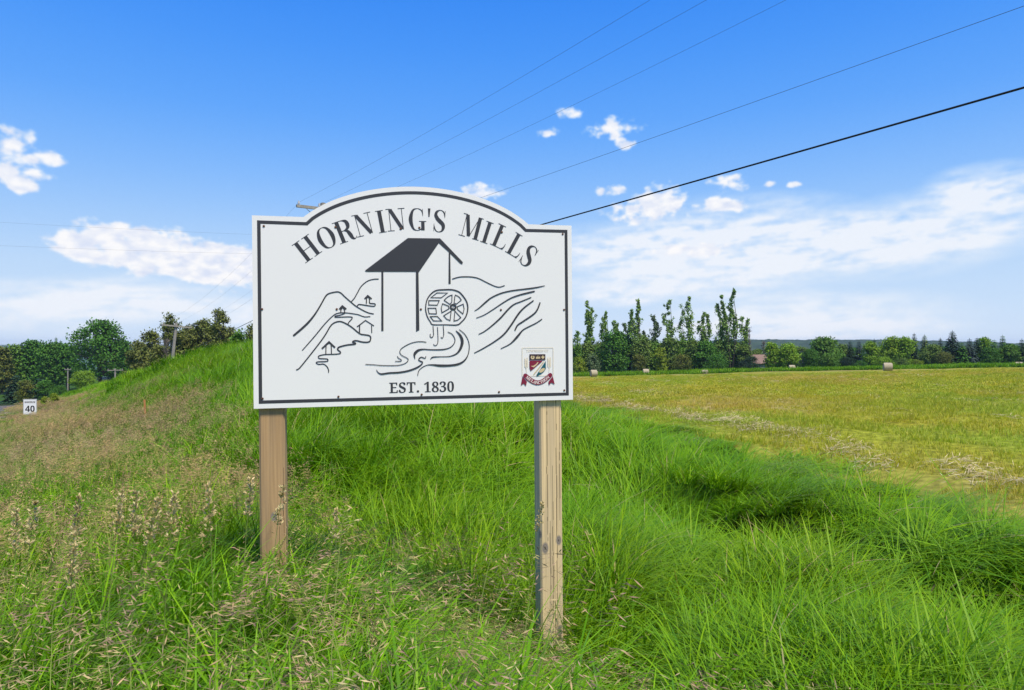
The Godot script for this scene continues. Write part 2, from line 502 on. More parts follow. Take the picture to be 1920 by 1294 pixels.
# what, x, distance, height of its top over the eye, half width, colour, label, group, spires (offset, share of the height, half width)
const TREES := [
	["poplar", 19.1, 170, 11.16, 1.99, "poplar", "broad poplar with split twin top just right of the sign board", "poplars along the far edge of the hay field", [[-0.27, 0.88, 0.8], [0.0, 1.0, 1.2], [0.66, 0.9, 0.93]]],
	["poplar", 16.3, 168, 3.54, 1.18, "poplar", "short blunt poplar half hidden by the sign board's right edge", "poplars along the far edge of the hay field", [[0.0, 1.0, 1.05]]],
	["poplar", 23.4, 172, 8.60, 1.34, "poplar", "thin poplar with a detached tuft of leaves at its tip", "poplars along the far edge of the hay field", [[0.4, 1.0, 0.81], [-0.81, 0.9, 0.81]]],
	["poplar", 25.8, 171, 6.28, 1.20, "poplar", "small slanting poplar spire, third from the sign board", "poplars along the far edge of the hay field", [[0.0, 1.0, 0.94], [0.8, 0.95, 0.53]]],
	["poplar", 29.5, 173, 5.95, 2.03, "greyleaf", "round topped sparse grey green poplar with sky showing through", "poplars along the far edge of the hay field", [[-0.81, 0.98, 0.95], [0.27, 1.0, 1.08], [1.35, 0.9, 0.95]]],
	["poplar", 31.3, 170, 11.55, 1.33, "poplar", "tall twisted poplar with a bare kink below its tip", "poplars along the far edge of the hay field", [[-0.13, 1.0, 0.93], [-1.86, 0.86, 0.8], [0.4, 0.75, 1.06]]],
	["poplar", 35.7, 172, 7.66, 1.61, "greyleaf", "thin crowned poplar with one limb reaching out to the left", "poplars along the far edge of the hay field", [[0.0, 1.0, 1.34], [-2.42, 0.74, 0.67], [0.81, 0.9, 0.94]]],
	["poplar", 38.8, 170, 11.29, 1.73, "poplar", "tapering poplar that leans to the right at its tip", "poplars along the far edge of the hay field", [[0.53, 1.0, 1.06], [-0.53, 0.82, 1.46]]],
	["poplar", 43.6, 170, 12.22, 2.26, "poplar", "pyramid shaped poplar with a wide skirt of leaves", "poplars along the far edge of the hay field", [[0.13, 1.0, 1.33], [-1.59, 0.7, 1.2], [1.06, 0.76, 1.2]]],
	["poplar", 48.4, 172, 8.33, 1.88, "poplar", "forked poplar with three narrow tips and gaps between them", "poplars along the far edge of the hay field", [[-1.07, 0.86, 0.81], [-0.13, 1.0, 0.67], [1.34, 0.98, 0.81]]],
	["poplar", 52.4, 171, 10.55, 1.74, "poplar", "dense double poplar left of the tallest one", "poplars along the far edge of the hay field", [[-0.67, 1.0, 1.2], [0.94, 0.87, 1.07]]],
	["poplar", 54.7, 170, 14.08, 1.86, "poplar", "tallest poplar of the row, with ragged crooked tip", "poplars along the far edge of the hay field", [[0.27, 1.0, 1.06], [-2.39, 0.93, 0.53], [0.27, 0.8, 1.59]]],
	["poplar", 58.1, 172, 7.26, 1.75, "poplar", "last poplar of the row, with a limb pointing out to the right", "poplars along the far edge of the hay field", [[0.0, 1.0, 1.21], [1.34, 0.96, 0.54]]],
	["broad", 15.8, 168, 0.13, 1.57, "mid", "leafy green tree filling the belt beneath the poplars", "leafy trees filling the belt under the poplars"],
	["broad", 18.7, 169, 0.53, 2.38, "dull", "leafy green tree filling the belt beneath the poplars", "leafy trees filling the belt under the poplars"],
	["broad", 21.8, 170, 0.80, 2.12, "dull", "leafy green tree filling the belt beneath the poplars", "leafy trees filling the belt under the poplars"],
	["broad", 29.8, 172, 1.48, 2.42, "mid", "leafy green tree filling the belt beneath the poplars", "leafy trees filling the belt under the poplars"],
	["broad", 31.6, 166, 2.08, 2.59, "dull", "leafy green tree filling the belt beneath the poplars", "leafy trees filling the belt under the poplars"],
	["broad", 35.4, 169, 1.06, 2.64, "mid", "leafy green tree filling the belt beneath the poplars", "leafy trees filling the belt under the poplars"],
	["broad", 38.4, 167, 1.83, 2.61, "dull", "leafy green tree filling the belt beneath the poplars", "leafy trees filling the belt under the poplars"],
	["broad", 42.2, 170, 1.33, 2.39, "mid", "leafy green tree filling the belt beneath the poplars", "leafy trees filling the belt under the poplars"],
	["broad", 44.4, 166, 1.04, 2.33, "dull", "leafy green tree filling the belt beneath the poplars", "leafy trees filling the belt under the poplars"],
	["broad", 52.4, 172, 1.07, 2.69, "mid", "leafy green tree filling the belt beneath the poplars", "leafy trees filling the belt under the poplars"],
	["broad", 56.2, 172, 0.81, 2.42, "dull", "leafy green tree filling the belt beneath the poplars", "leafy trees filling the belt under the poplars"],
	["broad", 57.6, 169, 0.13, 1.85, "dull", "leafy green tree filling the belt beneath the poplars", "leafy trees filling the belt under the poplars"],
	["broad", 13.2, 169, 0.79, 2.11, "mid", "leafy green tree filling the belt beneath the poplars", "leafy trees filling the belt under the poplars"],
	["broad", 9.1, 167, 2.09, 2.61, "dull", "leafy green tree filling the belt beneath the poplars", "leafy trees filling the belt under the poplars"],
	["broad", 5.4, 172, 1.48, 2.69, "mid", "leafy green tree filling the belt beneath the poplars", "leafy trees filling the belt under the poplars"],
	["broad", 0.7, 172, 2.15, 2.69, "dull", "leafy green tree filling the belt beneath the poplars", "leafy trees filling the belt under the poplars"],
	["broad", -4.0, 172, 1.48, 2.69, "mid", "leafy green tree filling the belt beneath the poplars", "leafy trees filling the belt under the poplars"],
	["broad", -9.1, 167, 2.09, 2.87, "dull", "leafy green tree filling the belt beneath the poplars", "leafy trees filling the belt under the poplars"],
	["broad", 24.4, 163, 3.31, 3.95, "deep", "largest leafy dark green tree in front of the poplars, reaching the grass", "leafy trees filling the belt under the poplars"],
	["broad", 46.7, 165, 0.90, 3.87, "deep", "wide dark green tree below the forked poplar", "leafy trees filling the belt under the poplars"],
	["shrub", 15.5, 156, -2.56, 1.71, "yellow", "yellow green bush beside the sign board's right edge", "bushes along the far field edge"],
	["shrub", 18.8, 158, -1.85, 1.60, "greyleaf", "grey green bush behind the first hay bale from the sign", "bushes along the far field edge"],
	["shrub", 29.1, 158, -2.10, 1.73, "olive", "brownish green bush above the hay bale under the poplars", "bushes along the far field edge"],
	["shrub", 34.5, 159, -0.62, 1.86, "yellow", "yellowish bush between the poplars' dark lower trees", "bushes along the far field edge"],
	["shrub", 39.0, 157, -2.09, 2.70, "olive", "low spreading olive bush under the pyramid shaped poplar", "bushes along the far field edge"],
	["shrub", 47.5, 158, -2.10, 3.21, "deep", "dark rounded bush at the foot of the tallest poplars", "bushes along the far field edge"],
	["bare", 58.8, 169, 4.62, 1.32, "bark", "leafless grey brown tree at the end of the poplar row", ""],
	["bare", 70.1, 190, 1.04, 2.23, "bark", "grey twiggy bare tree rising behind the house roof", ""],
	["shrub", 54.9, 157, -2.58, 2.70, "dark", "dark green bush in front of the house", ""],
	["broad", 60.9, 160, 0.75, 1.75, "light", "narrow light green tree just right of the house roof", "round light green trees right of the house"],
	["broad", 63.9, 158, 0.37, 2.84, "light", "bright green rounded tree behind the middle hay bale", "round light green trees right of the house"],
	["spruce", 73.0, 172, -1.07, 1.07, "blue", "small blackish blue spruce between two light green trees", "spruces beyond the hay field"],
	["broad", 75.9, 166, 2.08, 3.63, "mid", "tall wide green tree, highest leafy crown right of the house", "leafy trees among the spruces"],
	["broad", 69.1, 158, -0.99, 2.10, "deep", "lower dark green tree in front of the tall wide green one", "leafy trees among the spruces"],
	["broad", 72.6, 156, -1.83, 1.95, "mid", "small mid green tree at the field edge below the tall wide one", "leafy trees among the spruces"],
	["broad", 83.3, 172, 0.27, 1.88, "dull", "dull green tree squeezed left of two dark spruces", "leafy trees among the spruces"],
	["spruce", 83.2, 168, 1.18, 1.31, "dark", "dark spruce, left of the pair beside the tall leafy tree", "spruces beyond the hay field"],
	["spruce", 85.4, 168, 1.18, 1.44, "blue", "blue grey spruce, right of the pair beside the tall leafy tree", "spruces beyond the hay field"],
	["shrub", 77.3, 157, -2.82, 2.21, "dark", "dark thicket under the spruce pair", "bushes along the far field edge"],
	["broad", 86.1, 164, 0.90, 1.92, "light", "pale green tree left of the hay bale's light green trees", "leafy trees among the spruces"],
	["spruce", 95.5, 180, 1.83, 0.84, "dark", "thin dark spruce tip peeping over pale green trees", "spruces beyond the hay field"],
	["broad", 91.3, 165, 1.93, 2.58, "light", "bright green tree directly above the largest hay bale", "leafy trees among the spruces"],
	["broad", 93.9, 164, 1.92, 2.69, "light", "bright yellow green pointed tree left of the black spruce", "leafy trees among the spruces"],
	["shrub", 83.6, 154, -2.53, 2.89, "light", "bright green bush behind the largest hay bale", "bushes along the far field edge"],
	["shrub", 89.1, 150, -3.16, 2.23, "yellow", "yellow green bush at the left end of the long green bank", "bushes along the far field edge"],
	["shrub", 79.0, 155, -3.51, 1.82, "deep", "small dark bush at the field edge left of the largest bale", "bushes along the far field edge"],
	["shrub", 88.4, 155, -2.79, 1.70, "dull", "dull green bush right of the largest hay bale", "bushes along the far field edge"],
	["spruce", 97.8, 166, 3.11, 1.30, "dark", "slender black spruce right of the bright yellow green tree", "spruces beyond the hay field"],
	["spruce", 101.5, 168, 2.76, 1.84, "dull", "stout grey green spruce beside the slender black one", "spruces beyond the hay field"],
	["broad", 98.5, 160, 0.12, 2.75, "dull", "dull rounded tree at the back of the green bank", "leafy trees among the spruces"],
	["broad", 96.2, 152, -1.54, 1.78, "olive", "olive tree sloping down to the green bank", "leafy trees among the spruces"],
	["spruce", 105.4, 168, 1.97, 1.05, "dark", "narrow spruce left of the largest dark spruce", "spruces beyond the hay field"],
	["spruce", 100.0, 155, 3.51, 2.42, "dark", "largest dark spruce, standing above the whole right tree line", "spruces beyond the hay field"],
	["spruce", 100.8, 153, 0.84, 1.55, "deep", "green spruce hard against the largest dark spruce", "spruces beyond the hay field"],
	["spruce", 103.2, 154, 1.68, 1.68, "blue", "pale blue spruce with frosted branches", "spruces beyond the hay field"],
	["spruce", 109.0, 160, 2.00, 1.62, "dark", "dark spruce behind the pale blue one", "spruces beyond the hay field"],
	["broad", 117.5, 170, 1.86, 1.59, "light", "lone light green crown between the blue spruce and the right edge", "leafy trees among the spruces"],
	["spruce", 113.0, 160, 1.50, 1.50, "deep", "green spruce in the right hand thicket, left of the tallest there", "spruces beyond the hay field"],
	["spruce", 115.0, 160, 2.50, 1.50, "deep", "pointed green spruce, tallest near the picture's right edge", "spruces beyond the hay field"],
	["broad", 110.8, 158, -0.62, 2.47, "deep", "dark leafy mass behind the right end of the green bank", "leafy trees among the spruces"],
	["broad", 115.8, 159, 0.25, 2.24, "mid", "mid green tree behind the last hay bale", "leafy trees among the spruces"],
	["spruce", 118.0, 158, 1.60, 1.23, "dark", "dark spruce cut by the picture's right edge", "spruces beyond the hay field"],
	["broad", 122.5, 160, 0.88, 2.50, "mid", "mid green tree past the right edge of the tree line", "leafy trees among the spruces"],
	["broad", 76.4, 181, -0.42, 2.83, "dull", "dark leafy tree in the back row, filling the gaps between the spruces", "back row of trees beyond the hay field"],
	["broad", 80.6, 181, -0.71, 2.83, "deep", "dark leafy tree in the back row, filling the gaps between the spruces", "back row of trees beyond the hay field"],
	["broad", 86.2, 182, -0.43, 2.84, "dull", "dark leafy tree in the back row, filling the gaps between the spruces", "back row of trees beyond the hay field"],
	["broad", 90.5, 181, -0.71, 2.83, "deep", "dark leafy tree in the back row, filling the gaps between the spruces", "back row of trees beyond the hay field"],
	["broad", 97.6, 181, -0.42, 3.11, "dull", "dark leafy tree in the back row, filling the gaps between the spruces", "back row of trees beyond the hay field"],
	["broad", 105.3, 181, -0.14, 2.83, "deep", "dark leafy tree in the back row, filling the gaps between the spruces", "back row of trees beyond the hay field"],
	["broad", 111.8, 183, -0.14, 2.86, "dull", "dark leafy tree in the back row, filling the gaps between the spruces", "back row of trees beyond the hay field"],
	["broad", 115.2, 181, -0.42, 2.55, "deep", "dark leafy tree in the back row, filling the gaps between the spruces", "back row of trees beyond the hay field"],
	["broad", 121.8, 183, -0.43, 2.86, "dull", "dark leafy tree in the back row, filling the gaps between the spruces", "back row of trees beyond the hay field"],
	["broad", 127.6, 184, -0.14, 2.88, "deep", "dark leafy tree in the back row, filling the gaps between the spruces", "back row of trees beyond the hay field"],
	["broad", 132.9, 181, -0.14, 3.11, "deep", "dark leafy tree in the back row, filling the gaps between the spruces", "back row of trees beyond the hay field"],
	["broad", 65.0, 181, -1.13, 2.26, "dull", "dark leafy tree in the back row, filling the gaps between the spruces", "back row of trees beyond the hay field"],
	["broad", 71.8, 183, -1.14, 2.29, "deep", "dark leafy tree in the back row, filling the gaps between the spruces", "back row of trees beyond the hay field"],
	["broad", -123.2, 165, -0.13, 2.06, "olive", "olive brown tree at the picture's left edge", "trees down the road on the left"],
	["spruce", -154.2, 210, -0.16, 2.30, "dark", "distant dark spruce, second spire from the left edge", "trees down the road on the left"],
	["spruce", -150.2, 208, 0.65, 1.95, "dark", "distant dark spruce with the tallest spire at far left", "trees down the road on the left"],
	["spruce", -146.5, 206, 1.61, 2.58, "dark", "distant broad spruce left of the young bare topped trees", "trees down the road on the left"],
	["broad", -123.8, 170, 0.13, 2.92, "mid", "green tree over the speed sign, left one", "trees down the road on the left"],
	["broad", -120.7, 172, 1.21, 3.49, "deep", "dark green wide tree above the speed sign", "trees down the road on the left"],
	["broad", -113.1, 168, 0.92, 3.41, "deep", "dark green tree left of the tall spreading tree", "trees down the road on the left"],
	["spruce", -126.9, 190, 2.52, 1.19, "deep", "young pointed tree poking above the dark green crowns", "trees down the road on the left"],
	["spruce", -125.6, 190, 1.63, 1.04, "deep", "smaller young pointed tree beside its taller twin", "trees down the road on the left"],
	["broad", -107.9, 166, 0.26, 2.85, "deep", "mid green tree behind the thin grey pole", "trees down the road on the left"],
	["airy", -96.5, 160, 6.12, 7.00, "deep", "tallest spreading leafy tree left of the pines, with ragged upright twigs", "trees down the road on the left"],
	["broad", -94.4, 165, 0.90, 3.09, "deep", "dark leafy tree between the spreading tree and the pines", "trees down the road on the left"],
	["broad", -93.8, 150, -5.62, 2.58, "light", "bright green young tree standing between two poles", "trees down the road on the left"],
	["spruce", -87.2, 120, -4.97, 2.25, "dark", "dark evergreen thicket behind the speed sign", "trees down the road on the left"],
	["spruce", -84.4, 122, -5.62, 2.29, "dark", "dark evergreen right of the speed sign", "trees down the road on the left"],
	["shrub", -79.8, 112, -5.69, 1.57, "olive", "olive green bush just above the speed sign", "bushes by the road"],
	["shrub", -76.6, 112, -5.86, 1.40, "deep", "low deep green bush right of the speed sign", "bushes by the road"],
	["shrub", -72.9, 110, -6.45, 1.55, "deep", "dark bush at the foot of the thin grey pole", "bushes by the road"],
	["shrub", -70.1, 118, -5.99, 2.21, "olive", "olive bush at the foot of the lower crossarm pole", "bushes by the road"],
	["shrub", -35.6, 52, -3.94, 0.37, "yellow", "bright yellow green sapling bush on the verge beside the speed sign", "bushes by the road"],
	["shrub", -36.2, 54, -3.80, 0.42, "yellow", "taller yellow green sapling bush on the verge", "bushes by the road"],
	["pine", -56.7, 104, 0.57, 2.11, "pine", "low olive pine, leftmost of the pine group", "pines behind the grassy bank"],
	["pine", -52.8, 100, 1.95, 1.88, "pine", "olive pine left of the crossarm pole with rounded top", "pines behind the grassy bank"],
	["pine", -48.8, 98, 4.21, 1.99, "pine", "open topped pine right behind the crossarm pole", "pines behind the grassy bank"],
	["pine", -50.3, 106, 2.90, 1.82, "pine", "lower pine in the dip right of the crossarm pole", "pines behind the grassy bank"],
	["pine", -45.5, 100, 4.14, 1.88, "pine", "dark pine left of the tallest pine", "pines behind the grassy bank"],
	["pine", -41.5, 97, 4.85, 1.89, "pine", "tallest brownish green pine behind the bank", "pines behind the grassy bank"],
	["pine", -48.5, 94, -0.22, 1.76, "pine", "dark low pine below the crossarm pole's arm", "pines behind the grassy bank"],
	["pine", -49.6, 102, 1.99, 2.23, "pine", "bushy pine low between the crossarm pole and the dip", "pines behind the grassy bank"],
	["pine", -47.3, 102, 2.15, 2.23, "pine", "bushy pine filling the dip left of the dark pine", "pines behind the grassy bank"],
	["pine", -44.9, 102, 2.79, 2.23, "pine", "bushy pine between the dark pine and the tallest one", "pines behind the grassy bank"],
	["pine", -42.2, 102, 2.31, 2.23, "pine", "bushy pine right of the tallest pine", "pines behind the grassy bank"],
	["airy", -36.9, 92, 2.08, 1.15, "mid", "small thin leafy tree left of the sign board", "pines behind the grassy bank"],
	["pine", -36.1, 95, 2.60, 1.48, "pine", "pine half hidden behind the sign board's left edge", "pines behind the grassy bank"],
	["pine", -33.0, 96, 3.07, 2.10, "pine", "pine hidden behind the sign board", "pines behind the grassy bank"],
	["pine", -28.9, 96, 3.07, 2.10, "pine", "pine hidden behind the sign board", "pines behind the grassy bank"],
	["pine", -24.0, 96, 3.07, 2.10, "pine", "pine hidden behind the sign board", "pines behind the grassy bank"],
	["pine", -19.5, 96, 3.07, 2.10, "pine", "pine hidden behind the sign board", "pines behind the grassy bank"],
	["bare", -47.2, 93, 0.94, 0.29, "bark", "dead grey snag standing among the pines", ""],
]

func clump(g: Geo, at: Vector3, r: Vector3, count: int, l: float, w: float, col: Color, out: Vector3) -> void:
	var cc := vary(col, 0.22)
	for k in count:
		var d := rnd_dir()
		var p := at + d * r * pow(rng.randf(), 0.45)
		var dir := (rnd_dir() + Vector3(0, -0.15, 0)).normalized()
		var nr := (d * 0.6 + out * 0.5 + Vector3(0, 0.7, 0) + rnd_dir() * 0.9).normalized()
		nr = (nr - dir * nr.dot(dir)).normalized()
		g.leaf(p, dir, nr, l * rng.randf_range(0.7, 1.25), w, vary(cc, 0.16))

func make_trees() -> void:
	for t in TREES:
		var x: float = t[1]
		var d: float = t[2]
		var base := rel(x, d) - 0.15
		var h: float = t[3] - base
		var kind: String = t[0]
		var called: String = {"poplar": "poplar_tree", "broad": "broadleaf_tree", "airy": "broadleaf_tree", "shrub": "bush", "spruce": "spruce_tree", "pine": "pine_tree", "bare": "bare_tree"}[kind]
		var o := thing(called, t[6], "bush" if kind == "shrub" else "tree", Vector3(x, EYE + base, -d), t[7])
		o.rotation.y = 0.0 if t.size() > 8 else rng.randf() * TAU
		var wood := Geo.new()
		var crown := Geo.new()
		var col: Color = TINT[t[5]]
		match kind:
			"poplar": poplar(wood, crown, h, t[8], col)
			"broad": broad(wood, crown, h, t[4], col, 0.06, 62, 1.0)
			"airy": broad(wood, crown, h, t[4], col, 0.12, 60, 1.35)
			"shrub": broad(wood, crown, h, t[4], col, 0.0, 34, 0.7)
			"spruce": spruce(wood, crown, h, t[4], col)
			"pine": pine(wood, crown, h, t[4], col)
			"bare": bare(wood, crown, h, t[4], col)
		put("trunk", wood.mesh(), mats.bark, o)
		put("twigs" if kind == "bare" else "crown", crown.mesh(), mats.needle if kind in ["spruce", "pine", "bare"] else mats.leaf, o)

func limb(g: Geo, a: Vector3, b: Vector3, r: float, r2: float) -> void:
	var m := a.lerp(b, 0.5) + rnd_dir() * a.distance_to(b) * 0.07
	g.tube(a, m, r, (r + r2) * 0.5, 6)
	g.tube(m, b, (r + r2) * 0.5, r2, 6)

func poplar(wood: Geo, crown: Geo, h: float, spires: Array, col: Color) -> void:
	for sp in spires:
		var top: Vector3 = Vector3(sp[0], h * sp[1], rng.randf_range(-0.6, 0.6))
		var foot := Vector3(sp[0] * 0.12, 0, 0)
		limb(wood, foot, top, 0.2, 0.03)
		var r: float = sp[2] * 1.45
		var wob := rng.randf() * 9.0
		var y0 := 0.30
		var n := int((1.0 - y0) * h * sp[1] / 0.36)
		for k in n:
			var t := y0 + (1.0 - y0) * k / n
			var q := clampf((t - y0) / (1.0 - y0), 0, 1)
			var prof := lerpf(1.2, 0.34, pow(q, 0.8)) * smoothstep(-0.1, 0.12, q)
			var nz := 0.82 + 1.0 * rough.get_noise_2d(wob * 7.0 + sp[0], t * h * 0.35)
			var rr := maxf(0.16, r * prof * nz)
			if q < 0.93 and rough.get_noise_2d(wob * 31.0, t * h * 0.55) < -0.42: continue
			var c := foot.lerp(top, t) + Vector3(sin(t * 13.0 + wob) * 0.22, 0, cos(t * 11.0 + wob) * 0.22) * r
			for m in 3:
				var o := Vector3(rng.randf_range(-1, 1), rng.randf_range(-0.3, 0.4), rng.randf_range(-1, 1)) * rr * 0.7
				if m == 2 and k % 2 == 0: o *= 2.0
				clump(crown, c + o, Vector3(0.5, 0.62, 0.5) * (rr * 0.66 + 0.1), 13, 0.46, 0.30, col, o.normalized())

func broad(wood: Geo, crown: Geo, h: float, hw: float, col: Color, bare_share: float, clumps: int, airy: float) -> void:
	var w2 := minf(hw, h * 0.75)
	limb(wood, Vector3.ZERO, Vector3(rng.randf_range(-0.3, 0.3), h * 0.72, 0), 0.035 * h, 0.012 * h)
	var lobes := rng.randf() * 10.0
	var ls := clampf(h * 0.055, 0.09, 0.58)
	var total := int(clampf(2.0 * TAU * w2 * h / (13.0 * ls * ls), 24, 165) * clumps / 60.0)
	for k in total:
		var a := rng.randf() * TAU
		var t := pow(rng.randf(), 0.85)
		var y := h * lerpf(bare_share + 0.06, 0.96, t)
		var prof := pow(sin(PI * clampf(0.14 + t * 0.80, 0, 1)), 0.65)
		var rr := w2 * prof * (0.80 + 0.5 * rough.get_noise_2d(lobes + a * 0.9, t * 2.2)) * pow(rng.randf_range(0.25, 1.0), 0.5)
		var c := Vector3(cos(a) * rr, y, sin(a) * rr)
		var cr := (0.13 * h + 0.16 * w2) * rng.randf_range(0.55, 1.0) * (0.75 if airy > 1.1 else 1.0)
		if y + cr * 0.6 > h: c.y = h - cr * 0.6
		var up := Vector3(cos(a) * rr, (t - 0.4) * h * 0.6, sin(a) * rr).normalized()
		clump(crown, c, Vector3(cr, cr * 0.72, cr), 40, ls, ls * 0.66, col, up)
		if k % 4 == 0: limb(wood, Vector3(0, y * 0.6, 0), c, 0.012 * h, 0.004 * h)
	if airy > 1.1:
		for k in 26:
			var a := rng.randf() * TAU
			var rr := w2 * rng.randf_range(0.1, 0.95)
			var y := h * (0.99 - 0.42 * pow(rr / w2, 1.6)) * rng.randf_range(0.86, 1.0)
			var tip := Vector3(cos(a) * rr, y, sin(a) * rr)
			var foot := tip * Vector3(0.55, 0.62, 0.55)
			limb(wood, foot, tip, 0.006 * h, 0.002 * h)
			for m in 7:
				clump(crown, foot.lerp(tip, 0.4 + 0.6 * m / 6.0), Vector3.ONE * h * 0.022, 7, ls * 0.8, ls * 0.5, col, Vector3.UP)

func spruce(wood: Geo, crown: Geo, h: float, hw: float, col: Color) -> void:
	wood.tube(Vector3.ZERO, Vector3(0, h * 0.97, 0), 0.025 * h, 0.004 * h, 6)
	var levels := int(clampf(h / 0.32, 12, 44))
	for k in levels:
		var t := float(k) / levels
		var y := h * (0.03 + 0.95 * t)
		var r := hw * 1.15 * pow(1.0 - t, 0.8) * rng.randf_range(0.82, 1.1) + 0.1
		var n := int(9 + 5 * (1.0 - t))
		var spin := rng.randf() * TAU
		var cc := vary(col, 0.18)
		for b in n:
			var a := spin + TAU * b / n + rng.randf_range(-0.2, 0.2)
			var rr := r * rng.randf_range(0.72, 1.08)
			var o := Vector3(cos(a), 0, sin(a))
			for m in 4:
				var q := lerpf(0.25, 0.86, m / 3.0)
				var p := Vector3(0, y, 0) + o * rr * q + Vector3(0, -0.30 * rr * q * q, 0)
				var dir := (o + Vector3(rng.randf_range(-0.5, 0.5), -0.35 + rng.randf_range(-0.2, 0.25), rng.randf_range(-0.5, 0.5))).normalized()
				var nr := (Vector3.UP + o * 0.5 + rnd_dir() * 0.35).normalized()
				crown.leaf(p, dir, (nr - dir * nr.dot(dir)).normalized(), rr * 0.38 + 0.28, rr * 0.26 + 0.18, vary(cc, 0.2))
	crown.leaf(Vector3(0, h * 0.93, 0), Vector3.UP, Vector3(0, 0, 1), h * 0.07, 0.12, col)

func pine(wood: Geo, crown: Geo, h: float, hw: float, col: Color) -> void:
	var top := Vector3(rng.randf_range(-0.5, 0.5), h * 0.95, rng.randf_range(-0.5, 0.5))
	limb(wood, Vector3.ZERO, top, 0.02 * h, 0.006 * h)
	for k in 58:
		var t := lerpf(0.22, 1.0, pow(rng.randf(), 0.8))
		var a := rng.randf() * TAU
		var prof := sin(PI * clampf(0.22 + t * 0.70, 0, 1))
		var rr := hw * prof * rng.randf_range(0.3, 1.05)
		var tip := Vector3(cos(a) * rr, h * t - rng.randf() * 0.3, sin(a) * rr)
		if k % 3 == 0: limb(wood, Vector3(top.x * t, h * t * 0.84, top.z * t), tip, 0.006 * h, 0.003 * h)
		for m in 3:
			clump(crown, tip + rnd_dir() * 0.35, Vector3(0.62, 0.42, 0.62) * rng.randf_range(0.8, 1.25), 24, 0.42, 0.17, col, Vector3.UP)

func bare(wood: Geo, crown: Geo, h: float, hw: float, col: Color) -> void:
	limb(wood, Vector3.ZERO, Vector3(0.1, h * 0.95, 0), 0.014 * h, 0.003 * h)
	for k in 60:
		var t := rng.randf_range(0.25, 0.95)
		var a := rng.randf() * TAU
		var rr := hw * (1.15 - t) * rng.randf_range(0.4, 1.0)
		var p := Vector3(0.1 * t, h * t, 0)
		var tip := p + Vector3(cos(a) * rr, rr * 0.9, sin(a) * rr)
		limb(wood, p, tip, 0.003 * h, 0.001 * h)
		for m in 7:
			var f := p.lerp(tip, rng.randf_range(0.3, 0.9))
			var dir := (rnd_dir() + Vector3.UP).normalized()
			var nr := rnd_dir()
			crown.leaf(f, dir, (nr - dir * nr.dot(dir)).normalized(), 0.7, 0.05, vary(col, 0.2))

# ---------------------------------------------------------------- house

func make_house() -> void:
	var d := 178.0
	var x := 63.5
	var y := rel(x, d) + EYE - 0.1
	var o := thing("house", "low house with a faded pinkish brown roof half hidden by a dark bush", "house", Vector3(x, y, -d))
	o.rotation.y = 0.35
	var wall := Geo.new()
	wall.box(Vector3(0, 1.1, 0), Vector3(6.4, 2.2, 6.0))
	for e in [-3.2, 3.2]:      # gable ends
		var k := wall.v.size()
		for q in [Vector3(e, 2.2, -3.0), Vector3(e, 2.2, 3.0), Vector3(e, 4.1, 0)]:
			wall.v.append(q)
			wall.n.append(Vector3(signf(e), 0, 0))
			wall.c.append(Color.WHITE)
		wall.i.append(k); wall.i.append(k + (1 if e > 0 else 2)); wall.i.append(k + (2 if e > 0 else 1))
	put("wall", wall.mesh(), flat_mat(Color(0.45, 0.41, 0.33)), o)
	var roof := Geo.new()
	for s in [-1.0, 1.0]:
		var bs := Basis(Vector3.RIGHT, s * 0.565)
		roof.box(Vector3(0, 3.22, s * 1.72), Vector3(7.2, 0.16, 4.3), bs)
	var rm := flat_mat(Color(0.30, 0.20, 0.16), 0.9)
	rm.albedo_texture = noise_tex(61, 0.05, 0.7, 1.0)
	rm.uv1_triplanar = true
	var r := put("roof", roof.mesh(), rm, o)
	var ch := Geo.new()
	ch.box(Vector3(-2.6, 4.3, -0.4), Vector3(0.7, 1.3, 0.7))
	put("chimney", ch.mesh(), flat_mat(Color(0.55, 0.5, 0.44)), r)
	for q in [-1.6, 1.9]:
		var f := Geo.new()
		f.box(Vector3(q, 1.25, 3.03), Vector3(1.3, 1.0, 0.09))
		var win := put("window", f.mesh(), flat_mat(Color(0.6, 0.6, 0.58)), o)
		var p := Geo.new()
		p.box(Vector3(q, 1.25, 3.09), Vector3(1.1, 0.8, 0.04))
		put("pane", p.mesh(), flat_mat(Color(0.03, 0.035, 0.04), 0.1, 0.5), win)

# ---------------------------------------------------------------- pole line

# x, distance, crossarm height over the eye, half arm, lean, label
const POLES := [
	[12.4, 1.0, 7.2, 1.22, 0.0, "grey wooden power pole beside the field, nearest to the camera"],
	[-8.3, 30.0, 5.95, 1.22, 0.0, "grey wooden power pole hidden by the sign, its crossarm tip showing over the board"],
	[-29.0, 59.0, 1.62, 1.18, -0.11, "grey leaning power pole with a crossarm on the bank left of the sign"],
	[-68.6, 118.0, -4.35, 1.2, 0.0, "small distant power pole with a crossarm below the leaning one"],
	[-97.6, 150.0, -5.4, 0.62, 0.0, "thin distant power pole with a short arm above the roadside"]]

func arm_point(k: int, off: float, up: float) -> Vector3:
	var p: Array = POLES[k]
	var q := Vector3(p[0], EYE + p[2] + up, -p[1])
	var tilt: float = p[4]
	return q + Vector3(0.82 * off, sin(tilt) * off * 0.85, -0.57 * off)

